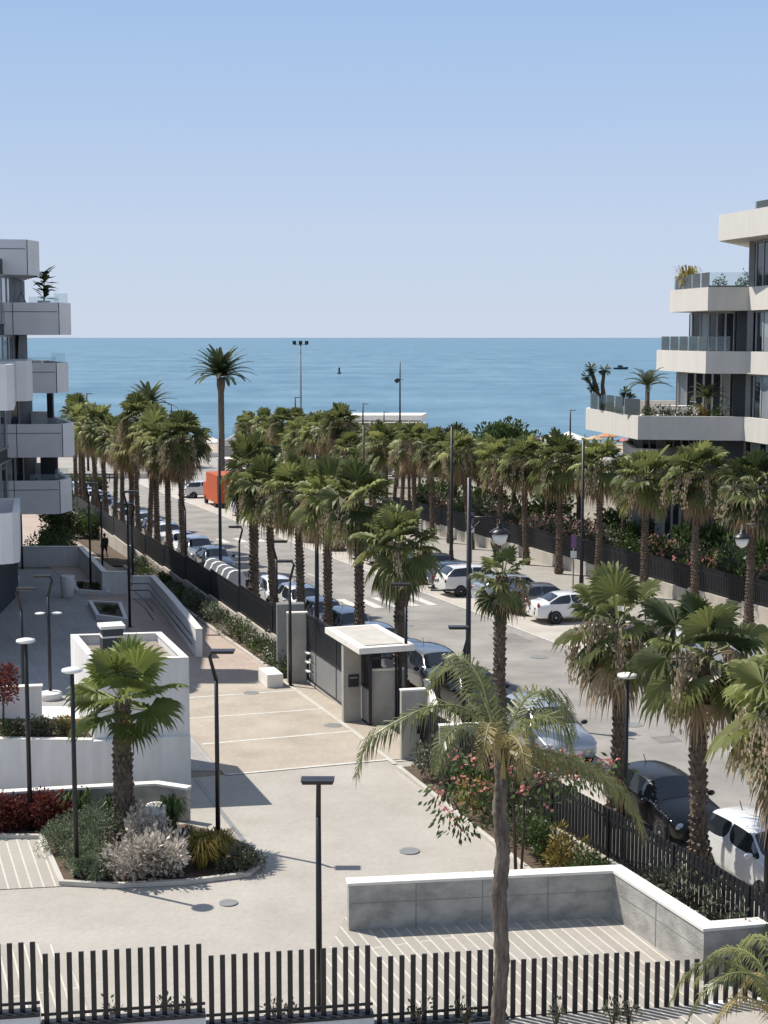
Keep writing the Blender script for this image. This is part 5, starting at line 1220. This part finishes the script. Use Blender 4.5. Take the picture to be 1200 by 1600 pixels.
def car(style, color, label, loc, rz, plate=True, rack=False):
    key = (style, color)
    if key in CARM: return copy_tree(CARM[key], loc, rz, label)
    S = STY[style]; hl = S['L'] / 2; W_ = S['W'] / 2; P = car_mesh_parts(style)
    t = thing('parked_car', label, 'car', loc, rz, 'parked cars'); pm = CP[color]
    body = P['body'].part('body', pm, t, False)
    P['windscreen'].part('windscreen', M['cglass'], t, False); P['rear_window'].part('rear_window', M['cglass'], t, False)
    for q_ in ('sa', 'sb', 'sc', 'sd'): P[q_].part('side_window', M['cglass'], t, False)
    rw = .33 if style != 'mini' else .30; wx = (hl * .63, -hl * .60)
    for x in wx:
        for s in (-1, 1):
            MB().lathe([(rw + .07, -.02), (rw + .06, .0)], (x, s * (W_ * .955), rw + .02), 22, 'y').part('wheel_arch', M['blackpl'], t, False)
    for x in wx:
        for s in (-1, 1):
            y = s * (W_ - .075)
            w = MB(); w.lathe([(rw * .7, -.11), (rw * .95, -.11), (rw, -.07), (rw, .07), (rw * .95, .11), (rw * .7, .11)], (x, y, rw), 22, 'y'); wo = w.part('wheel', M['tyre'], t, False)
            r_ = MB(); r_.lathe([(rw * .66, .0), (rw * .66, s * .116), (rw * .6, s * .10), (rw * .2, s * .09), (rw * .12, s * .12)], (x, y, rw), 22, 'y')
            ro = r_.part('rim', M['rim'], wo, False)
            sp = MB()
            for k in range(5):
                a = k * 2 * math.pi / 5 + .3; sp.box((x + math.cos(a) * rw * .42, y + s * .103, rw + math.sin(a) * rw * .42), (rw * .13, .03, rw * .34), 0, -a + math.pi / 2 + math.pi / 2 * 0 - math.pi / 2 * 0)
            sp.part('rim_gaps', M['blackpl'], wo, False)
    st1 = S['st'][1]; zl = st1[2]; wl = st1[3]
    fx = hl * .945
    for s in (-1, 1):
        h = MB(); h.smooth = True; hx = hl * .90; hy = s * wl * .77; hz = zl - .06
        ring = []; 
        for i in range(7):
            ph = math.pi * i / 6 - math.pi / 2; ring.append((math.cos(ph), math.sin(ph)))
        vs = []; N = 12
        for c_, s_ in ring:
            for k in range(N): a = 2 * math.pi * k / N; vs.append((c_ * math.cos(a), c_ * math.sin(a), s_))
        fs = [(i * N + k, i * N + (k + 1) % N, (i + 1) * N + (k + 1) % N, (i + 1) * N + k) for i in range(6) for k in range(N)]
        rm = Matrix.Rotation(-s * .55, 3, 'Z') @ Matrix.Rotation(-.35, 3, 'Y')
        h.add([Vector((hx, hy, hz)) + rm @ Vector((v[0] * .10, v[1] * .20, v[2] * .085)) for v in vs], fs); h.part('headlight', M['headl'], t, False)
        st9 = S['st'][-2]
        g = MB(); g.smooth = True; rm = Matrix.Rotation(s * .5, 3, 'Z')
        g.add([Vector((-hl * .955, s * st9[3] * .84, st9[2] - .02)) + rm @ Vector((v[0] * .07, v[1] * .15, v[2] * .12)) for v in vs], fs); g.part('tail_light', M['taill'], t, False)
        mi = MB(); mi.smooth = True; i3 = S['st'][3]
        mi.add([Vector((hl * (S['st'][3][0] - .09), s * (i3[3] + .10), i3[2] + .07)) + Vector((v[0] * .07, v[1] * .12, v[2] * .075)) for v in vs], fs); mi.part('mirror', pm if color in ('white', 'black') else M['blackpl'], t, False)
    gz_ = S['st'][0]
    g = MB(); g.box((hl * .955, 0, gz_[1] + .05), (.09, .95, .20)); g.box((hl * .965, 0, zl - .10), (.06, .62, .09)); g.part('grille', M['blackpl'], t, False)
    g = MB(); g.box((hl * 1.0, 0, gz_[1] + .16), (.05, .50, .11)); g.part('number_plate', M['plate'], t, False)
    g = MB(); g.box((-hl * .99, 0, gz_[1] + .26), (.05, .50, .11)); g.part('number_plate', M['plate'], t, False)
    g = MB(); g.lathe([(.05, 0), (.055, .012)], (hl * .985, 0, zl - .10), 14, 'x'); g.part('badge', M['rim'], t, False)
    i4 = S['st'][4]; 
    g = MB(); g.tube([(-hl * .5, 0, S['st'][6][4] - .02), (-hl * .58, 0, S['st'][6][4] + .22)], .012, 4); g.part('antenna', M['blackpl'], t, False)
    # window line and door seams
    for x in (hl * .30, -hl * .12):
        for s in (-1, 1): MB().box((x, s * (W_ * .972), .62), (.012, .02, .5)).part('door_seam', M['blackpl'], t, False)
    CARM[key] = t; return t
ZF = ZS + math.pi      # cars of the near kerb face the camera
def kc(px, style, color, label, b=3.85):
    a = along(px, b); return car(style, color, label, st(a, b, .01), ZF + rp_.uniform(-.02, .02))
kc(1212, 'mini', 'white', 'small white city car at the right edge behind the shaggy palm')
kc(1052, 'hatch', 'black', 'black hatchback facing the camera behind the picket fence')
kc(855, 'suv', 'silver', 'silver high roofed car behind the right fronds of the feather palm')
kc(742, 'hatch', 'black', 'dark hatchback behind the left fronds and entrance walls')
kc(681, 'suv', 'grey', 'dark grey high roofed car right of the gatehouse roof')
kc(640, 'sedan', 'blue', 'dark blue car just behind the gatehouse')
kc(592, 'hatch', 'lightblue', 'pale blue hatchback above the gatehouse roof')
kc(545, 'mini', 'blue', 'small dark blue car between the palm trunks left of the gatehouse')
kc(505, 'hatch', 'grey', 'grey hatchback fourth left of the gatehouse')
kc(469, 'suv', 'white', 'white van like car behind the palm trunks above the gate')
kc(432, 'hatch', 'white', 'white hatchback at the left end of the parked line above the gate')
kc(333, 'hatch', 'blue', 'dark blue hatchback beyond the white slabs')
kc(306, 'suv', 'lightblue', 'pale blue car beside the nearest left row palm')
A0 = along(306, 3.85)
cl = ['white', 'white', 'grey', 'white', 'silver', 'white', 'black', 'white', 'white', 'silver', 'white']
for k in range(11):
    stl = ('hatch', 'suv', 'hatch', 'mini', 'sedan', 'suv', 'hatch', 'mini', 'hatch', 'sedan', 'suv')[k]
    car(stl, cl[k], '%s car seaward of the pale blue one, %s, behind the left palm trunks' % (ORD[k], cl[k]), st(A0 + 4.9 * (k + 1), 3.85, .01), ZF)
def bay(a, style, color, label, b=15.5, flip=False):
    return car(style, color, label, st(a, b, .016), ZT + (math.pi if flip else 0) + rp_.uniform(-.03, .03))
bay(32.0, 'sedan', 'white', 'white sedan nearest in the bays with its rear to the road', 16.2)
bay(34.75, 'hatch', 'grey', 'dark grey hatchback behind the white sedan in the bays', 16.0)
bay(37.5, 'suv', 'silver', 'silver high roofed car third in the bays', 15.6)
bay(41.9, 'suv', 'white', 'white car in the bays left of the lantern post', 15.2)
bay(47.3, 'suv', 'black', 'black car in the bays behind the full round palm', 15.2)
bay(19.0, 'suv', 'white', 'white high roofed car in the bays behind the right fan palms', 15.4)
bay(22.0, 'hatch', 'silver', 'silver hatchback in the bays behind the right fan palms', 15.6)
bay(12.6, 'hatch', 'lightblue', 'pale blue hatchback in the bays at the far right', 15.6)
bay(9.9, 'suv', 'silver', 'silver car in the bays at the right edge', 15.6)
for k, (a, c, s_) in enumerate(((56, 'white', 'hatch'), (59, 'grey', 'hatch'), (64.5, 'white', 'suv'), (70, 'silver', 'sedan'), (73, 'white', 'mini'), (81, 'blue', 'hatch'), (88, 'white', 'hatch'), (92, 'white', 'suv'), (112, 'white', 'suv'))):
    bay(a, s_, c, '%s of the far bay cars seaward of the black one, %s' % (ORD[k], c))
for k, (px, c, s_) in enumerate(((560, 'white', 'suv'), (600, 'silver', 'hatch'), (640, 'white', 'hatch'), (665, 'white', 'suv'), (875, 'grey', 'suv'), (893, 'white', 'hatch'), (840, 'silver', 'hatch'), (500, 'white', 'mini'), (60, 'grey', 'hatch'), (460, 'white', 'hatch'))):
    Y = 178.5 + (k % 2) * .8; car(s_, c, '%s %s car of the promenade road beyond the palms' % (ORD[k], c), (Xp(px, Y), Y, gz(Y) + .02), 0 if k % 2 else math.pi)
bay(50.2, 'sedan', 'silver', 'silver sedan just beyond the black car in the bays')
bay(44.6, 'hatch', 'blue', 'dark blue hatchback between the white and the black bay cars', 15.4)
# orange box truck
a = 102.5
t = thing('box_truck', 'orange box truck driving on the street left of the palms', 'truck', st(a, 14.9, .02), ZS, None)
MB().box((-1.2, 0, 1.75), (4.6, 2.2, 2.5)).part('cargo_box', CP['orange'], t, False)
MB().box((1.95, 0, 1.2), (1.55, 2.05, 1.5)).box((1.75, 0, 2.1), (1.1, 1.9, .45), taper=.85).part('cab', CP['orange'], t, False)
MB().box((2.735, 0, 1.6), (.03, 1.75, .55)).part('windscreen', M['cglass'], t, False)
MB().box((-.5, 0, .45), (5.6, .9, .18)).part('chassis', M['blackpl'], t, False)
MB().box((-3.52, -.55, 1.75), (.03, 1.0, 2.3)).part('rear_door', CP['orange'], t, False); MB().box((-3.52, .55, 1.75), (.03, 1.0, 2.3)).part('rear_door', CP['orange'], t, False)
for x in (1.8, -2.3):
    for s in (-1, 1): MB().lathe([(.3, -.12), (.4, -.12), (.4, .12), (.3, .12)], (x, s * .95, .4), 18, 'y').part('wheel', M['tyre'], t, False)
# motorcycles and white slabs
def moto(loc, rz, label):
    t = thing('motorcycle', label, 'motorcycle', loc, rz, 'parked motorcycles')
    for x in (.65, -.62): 
        w = MB().lathe([(.24, -.05), (.3, -.05), (.31, 0), (.3, .05), (.24, .05)], (x, 0, .31), 18, 'y').part('wheel', M['tyre'], t, False); MB().lathe([(.22, -.03), (.22, .03)], (x, 0, .31), 14, 'y').part('rim', M['rim'], w, False)
    mb = MB(); mb.smooth = True; mb.tube([(.65, 0, .31), (.45, 0, .85), (.38, 0, 1.05)], [.03, .04, .03], 6).part('fork', M['rim'], t, False)
    mb = MB(); mb.tube([(.5, 0, .75), (.2, 0, .8), (-.1, 0, .62), (-.5, 0, .65), (-.8, 0, .8)], [.08, .17, .16, .17, .07], 8).part('body', CP['black'], t, False)
    MB().tube([(.1, 0, .86), (-.25, 0, .80), (-.65, 0, .88)], [.07, .12, .08], 8).part('seat', M['blackpl'], t, False)
    MB().tube([(.3, -.35, 1.1), (.4, 0, 1.05), (.3, .35, 1.1)], .02, 6).part('handlebar', M['dark'], t, False)
    MB().lathe([(.02, .1), (.09, .08), (.09, 0)], (.5, 0, .93), 12, 'x').part('headlight', M['headl'], t, False)
    MB().box((0, 0, .38), (.45, .26, .3)).part('engine', M['grey'], t, False)
    MB().tube([(.55, 0, .95), (.62, 0, 1.2)], [.16, .1], 8).part('windshield', M['cglass'], t, False)
    return t
m1 = moto(st(along(302, 1.9), 1.9, .12), ZS + 1.9, 'left dark motorcycle parked behind the black fence')
copy_tree(m1, st(along(318, 1.8), 1.8, .12), ZS + 2.0, 'right dark motorcycle parked behind the black fence')
copy_tree(m1, st(along(382, 3.0), 3.0, .12), ZS + 1.2, 'motorcycle parked to the right of the white slabs')
for k in range(5):
    px = 330 + k * 9; a = along(px, 1.9); p = st(a, 1.9, .12)
    t = thing('white_slab', '%s of five upright round topped white slabs behind the black fence' % ORD[k], 'barrier', p, ZT, 'upright white slabs')
    mb = MB(); prof = [(-.55, 0), (.55, 0), (.55, 1.0), (.4, 1.22), (.15, 1.3), (-.15, 1.3), (-.4, 1.22), (-.55, 1.0)]; prof = [(x * .85, z * 1.3) for x, z in prof]; n = 8
    mb.add([(x, -.14, z) for x, z in prof] + [(x, .14, z) for x, z in prof], [tuple(range(n)), tuple(range(n, 2 * n))[::-1]] + [(i, i + n, (i + 1) % n + n, (i + 1) % n) for i in range(n)]); mb.part('slab', M['white'], t, False)
    MB().box((0, 0, .04), (1.25, .4, .08)).part('foot', M['curb'], t, False)

# ------------------------------------------------------------------ people
def person(loc, rz, h, label, pose='walk', shirt=(.03, .05, .035), legs=(.025, .025, .03), shorts=True, backpack=False, group=None):
    t = thing('person', label, 'person', loc, rz, group); k = h / 1.75
    V_ = [(0, 0, .95), (0, 0, 1.15), (0, 0, 1.38), (0, 0, 1.50), (.02, 0, 1.60), (.03, 0, 1.70),
          (0, .19, 1.42), (-.08, .25, 1.14), (.04, .27, .90), (.07, .27, .81),
          (0, -.19, 1.42), (.02, -.26, 1.14), (.16, -.25, .92), (.20, -.24, .83),
          (0, .10, .88), (.14, .10, .50), (.02, .10, .08), (.15, .11, .03),
          (0, -.10, .88), (-.06, -.10, .50), (-.30, -.10, .12), (-.20, -.11, .03)]
    if pose == 'stand':
        V_[15:18] = [(.02, .10, .50), (0, .10, .08), (.14, .11, .03)]; V_[19:22] = [(.0, -.10, .50), (0, -.10, .08), (.14, -.11, .03)]
    E = [(0, 1), (1, 2), (2, 3), (3, 4), (4, 5), (2, 6), (6, 7), (7, 8), (8, 9), (2, 10), (10, 11), (11, 12), (12, 13), (0, 14), (14, 15), (15, 16), (16, 17), (0, 18), (18, 19), (19, 20), (20, 21)]
    rr = [.14, .125, .15, .055, .09, .085, .06, .042, .032, .035, .06, .042, .032, .035, .09, .06, .042, .035, .09, .06, .042, .035]
    def skin(name, idx, scale, m_, parent, cut=None):
        me = bpy.data.meshes.new(name); mp = {v: i for i, v in enumerate(idx)}
        me.from_pydata([tuple(c * k for c in V_[i]) for i in idx], [(mp[a], mp[b]) for a, b in E if a in mp and b in mp], [])
        o = bpy.data.objects.new(name, me); COL.objects.link(o); o.parent = parent
        md = o.modifiers.new('skin', 'SKIN'); md.use_smooth_shade = True
        for i, sv in enumerate(me.skin_vertices[0].data): r_ = rr[idx[i]] * k * scale; sv.radius = (r_, r_); sv.use_root = (i == 0)
        o.modifiers.new('sub', 'SUBSURF').levels = 1
        dg = bpy.context.evaluated_depsgraph_get(); dg.update(); m2 = bpy.data.meshes.new_from_object(o.evaluated_get(dg))
        for md in list(o.modifiers): o.modifiers.remove(md)
        o.data = m2; m2.materials.clear(); m2.materials.append(m_); m2.name = name; return o
    sk = M.setdefault('skin', mat('skin', (.42, .25, .17), .6, noise=.05))
    b = skin('body', list(range(22)), 1, sk, t)
    ms = mat('shirt', shirt, .9, noise=.1); ml = mat('trousers', legs, .9, noise=.1)
    skin('shirt', [0, 1, 2, 6, 7, 10, 11], 1.16, ms, b)
    skin('shorts', [0, 14, 15, 18, 19] if shorts else [0, 14, 15, 16, 18, 19, 20], 1.16, ml, b)
    hm = M.setdefault('hair', mat('hair', (.03, .02, .015), .8, noise=.2))
    hr = MB(); hr.lathe([(.01, 1.80), (.06, 1.79), (.098, 1.73), (.10, 1.66), (.09, 1.61)], (.0, 0, 0), 14); hr.v = [(x * k, y * k, z * k) for x, y, z in hr.v]; hr.part('hair', hm, b, False)
    fo = MB(); fo.box((.125 * k, 0, 1.655 * k), (.03 * k, .022 * k, .035 * k)); fo.part('nose', sk, b, False)
    if backpack:
        MB().box((-.20 * k, 0, 1.25 * k), (.18 * k, .30 * k, .42 * k), taper=.8).part('backpack', M['blackpl'], b, False)
    return t
pp = G(164, 873)
person(pp, ZS + .15, 1.62, 'person in dark green top and shorts walking away along the garden path', backpack=True)

# ------------------------------------------------------------------ promenade and beach
def bx(t, name, c, d, m_, rz=0): return MB().box(c, d, rz).part(name, M[m_] if isinstance(m_, str) else m_, t, False)
Y = 246; x0, x1 = Xp(490, Y), Xp(668, Y); zt = V(580, 645, Y).z; zg = gz(Y); t = thing('beach_restaurant', 'long low white roofed beach restaurant behind the palms', 'building', ((x0 + x1) / 2, Y, zg))
Lx = x1 - x0; Hh = zt - zg
MB().prism([(-Lx / 2, -4), (Lx / 2 - 1, -4), (Lx / 2, 4), (-Lx / 2 + 1.2, 4)], Hh - 1.0, Hh - .2).part('roof', M['whitewarm'], t, False)
for i in range(9): bx(t, 'post', (-Lx / 2 + .8 + i * (Lx - 1.8) / 8, -3.8, (Hh - 1) / 2), (.2, .2, Hh - 1), 'white')
bx(t, 'wall', (0, 2.2, (Hh - 1) / 2), (Lx - 2, .25, Hh - 1.002), 'conc')
bx(t, 'awning', (0, -4.6, Hh - 1.3), (Lx - 1, 1.2, .12), 'whitewarm')
# stair/ramp like white sloping structure left of it
Y = 205; t = thing('beach_hut', 'small pale beach hut with sloping roof beneath the tall date palm', 'building', (Xp(385, Y), Y, gz(Y)))
MB().box((0, 0, 1.3), (6, 4, 2.6)).part('wall', M['conc'], t, False)
MB().prism([(-3.4, -2.4), (3.4, -2.4), (3.4, 2.4), (-3.4, 2.4)], 2.61, lambda p: 3.0 + (p[0] + 3.4) * .55).part('roof', M['whitewarm'], t, False)
bx(t, 'door', (-1.2, -2.02, 1.0), (1.0, .06, 2.0), 'bodydark'); bx(t, 'window', (1.3, -2.02, 1.4), (1.6, .06, .9), 'cglass')
Y = 172; t = thing('kiosk', 'small red and white awning kiosk beside the tall date palm', 'kiosk', (Xp(368, Y), Y, gz(Y)))
bx(t, 'counter', (0, 0, .6), (3.4, 2.2, 1.2), 'conc'); 
for x in (-1.7, 1.7):
    for y in (-1.1, 1.1): bx(t, 'post', (x, y, 1.8), (.08, .08, 1.3), 'grey')
rf = MB().prism([(-2.1, -1.5), (2.1, -1.5), (2.1, 1.5), (-2.1, 1.5)], 2.5, lambda p: 2.6 + .6 * (1 - abs(p[1]) / 1.5)).part('awning', M['whitewarm'], t, False)
for i in range(4): bx(rf, 'red_band', (-1.57 + i * 1.05, -1.51, 2.45), (.5, .02, .28), CP['red'])
# floodlight mast
def mast(px, py_top, Y, label, kind):
    z = V(px, py_top, Y).z; g_ = gz(Y); t = thing('floodlight_mast' if kind == 'flood' else 'lamp_mast', label, 'mast' if kind == 'flood' else 'street lamp', (Xp(px, Y), Y, g_)); h = z - g_
    MB().tube([(0, 0, 0), (0, 0, h * .5), (0, 0, h)], [.16, .13, .08], 8).part('pole', M['grey'] if kind == 'flood' else M['pole'], t, False)
    if kind == 'flood':
        bx(t, 'cross_bar', (0, 0, h - .25), (1.9, .08, .08), 'grey')
        for x in (-.85, 0, .85): bx(t, 'floodlight', (x, -.1, h + .05), (.5, .2, .5), 'blackpl')
    elif kind == 'ball':
        bx(t, 'bracket', (0, 0, h - 2.6), (1.0, .08, .08), 'pole')
        MB().lathe([(.05, h - 2.4), (.35, h - 2.5), (.4, h - 2.75), (.2, h - 3.1)], (-.45, 0, 0), 12).part('lantern', M['pole'], t, False)
    else: bx(t, 'arm', (.3, 0, h - .1), (.8, .1, .08), 'pole')
mast(470, 536, 215, 'tall floodlight mast with three lamps against the sea', 'flood')
mast(625, 565, 225, 'tall pole with a dark lantern against the sea above the beach restaurant', 'ball')
for k, (px, py, Y) in enumerate(((135, 614, 190), (253, 640, 195), (268, 642, 220), (461, 620, 200), (567, 630, 195), (600, 643, 230), (892, 640, 205), (547, 640, 185))):
    mast(px, py, Y, '%s slim promenade lamp from the left against the sea' % ORD[k], 'lamp')
# promenade parapet and beach furniture
for nm, Y, h, m_, lb in (('guard_wall', 176.2, .7, 'curb', 'low pale wall along the near side of the promenade road'), ('promenade_wall', 222.3, .8, 'whitewarm', 'low pale wall between promenade and beach')):
    t = thing(nm, lb, 'wall', (0, Y, gz(Y))); 
    if Y < 200: MB().box((-52, 0, h / 2 - .1), (56, .3, h)).part('wall', M[m_], t, False)
    else: MB().box((0, 0, h / 2 - .1), (260, .3, h)).part('wall', M[m_], t, False)
t = thing('guard_rail', 'dark horizontal guard rail across the street end at the left', 'railing', (-62, 170, gz(170)))
for z in (.9, .5): bx(t, 'rail', (0, 0, z), (64, .08, .14), 'pole')
pm_ = MB()
for i in range(22): bx(t, 'post', (-31.5 + i * 3, 0, .45), (.08, .08, .9), 'pole')
def umbrella(px, py, Y, r, label, colr):
    z = V(px, py, Y).z; g_ = gz(Y); h = z - g_; t = thing('beach_umbrella', label, 'umbrella', (Xp(px, Y), Y, g_), 0, 'beach umbrellas')
    MB().tube([(0, 0, 0), (0, 0, h)], .05, 6).part('pole', M['whitewarm'], t, False)
    mb = MB(); n = 8; vs = [(0, 0, h)] + [(r * math.cos(6.283 * k / n), r * math.sin(6.283 * k / n), h - r * .38) for k in range(n)] + [(r * math.cos(6.283 * k / n), r * math.sin(6.283 * k / n), h - r * .38 - .15) for k in range(n)]
    mb.add(vs, [(0, k + 1, (k + 1) % n + 1) for k in range(n)] + [(k + 1, k + 1 + n, (k + 1) % n + 1 + n, (k + 1) % n + 1) for k in range(n)]); mb.part('canopy', colr, t, False)
um = [(890, 674, 250, 3.2, 'large white beach umbrella in the middle of the right group', 'w'), (860, 680, 240, 2.4, 'white beach umbrella left of the large one', 'w'), (930, 680, 250, 1.6, 'small sand coloured beach umbrella right of the large one', 's'),
      (950, 675, 262, 1.8, 'orange toned beach umbrella near the balcony tip', 'o'), (845, 683, 262, 1.4, 'pink beach umbrella right of the broad tree', 'p'), (862, 684, 258, 1.3, 'small brown beach umbrella right of the broad tree', 's'), (975, 684, 262, 1.4, 'rightmost small pink beach umbrella', 'p'),
      (322, 680, 235, 2.6, 'pale wide beach umbrella left of the tall date palm', 'w'), (300, 684, 240, 1.6, 'small sand coloured beach umbrella at the left', 's'), (374, 682, 240, 1.5, 'small red beach umbrella behind the hut', 'p')]
UC = {'w': M['whitewarm'], 's': mat('umbrella_sand', (.50, .38, .24), .9, noise=.1), 'o': mat('umbrella_orange', (.52, .25, .12), .9, noise=.1), 'p': mat('umbrella_pink', (.50, .20, .18), .9, noise=.1)}
for u in um: umbrella(*u[:5], UC[u[5]])
rnd = random.Random(12); cols = [((.4, .05, .05), 'red'), ((.05, .1, .3), 'blue'), ((.02, .02, .02), 'black'), ((.5, .5, .48), 'white'), ((.45, .3, .1), 'ochre')]
pe = [person((0, 0, -50), 0, 1.72, 'x', 'stand', c, (.03, .03, .05), True, group='people on the beach') for c, _ in cols]
spots = [(212, 268), (222, 270), (236, 268), (249, 272), (262, 268), (276, 271), (289, 268), (303, 270), (316, 272), (329, 268), (838, 262), (851, 266), (869, 268), (896, 264), (915, 268), (928, 262), (940, 268), (958, 270), (700, 270), (722, 268), (985, 268), (445, 268)]
for k, (px, Y) in enumerate(spots):
    src = pe[k % 5]; lb = '%s beach person from the left group, in %s top, at the waterline' % (ORD[k], cols[k % 5][1]) if k < 10 else '%s beach person of the right group, in %s top' % (ORD[k - 10], cols[k % 5][1])
    loc = (Xp(px, Y), Y, gz(Y)); rz = rnd.uniform(0, 6.28)
    if k < 5: src.location = loc; src.rotation_euler = (0, 0, rz); src['label'] = lb
    else: copy_tree(src, loc, rz, lb)
# boats far out
def boat(px, py, L, label, rz=0):
    g_ = W(px, py, -6.0); t = thing('boat', label, 'boat', g_, rz)
    hull = MB(); n = 7; top = []; bot = []
    for i in range(n):
        u = i / (n - 1) * 2 - 1; w = .19 * (1 - max(0, u) ** 2.2) + .01; top.append((u * L / 2, w * L, L * (.12 + .05 * max(0, u)))); bot.append((u * L * .45, w * L * .6, -L * .04))
    vs = top + [(x, -y, z) for x, y, z in top] + bot + [(x, -y, z) for x, y, z in bot]
    fs = []
    for i in range(n - 1): fs += [(i, i + 1, 2 * n + i + 1, 2 * n + i), (n + i + 1, n + i, 3 * n + i, 3 * n + i + 1), (i + 1, i, n + i, n + i + 1), (2 * n + i, 2 * n + i + 1, 3 * n + i + 1, 3 * n + i)]
    fs += [(0, 2 * n, 3 * n, n), (n - 1, 2 * n - 1, 4 * n - 1, 3 * n - 1)]
    hull.add(vs, fs).part('hull', M['bodydark'], t, False)
    MB().box((-.05 * L, 0, L * .2), (L * .35, L * .2, L * .14), taper=.8).part('cabin', M['bodydark'], t, False)
    return t
boat(970, 577, 9, 'small dark boat out at sea near the right building')
g_ = W(530, 584, -6.0); t = thing('buoy', 'dark marker buoy standing alone on the sea', 'buoy', g_)
MB().lathe([(.9, -.3), (1.1, .3), (.9, .8), (.4, 1.0)], n=14).part('float', M['bodydark'], t, False); MB().lathe([(.45, 1.0), (.5, 2.6), (.6, 2.7), (.3, 3.4)], n=10).part('tower', M['bodydark'], t, False)
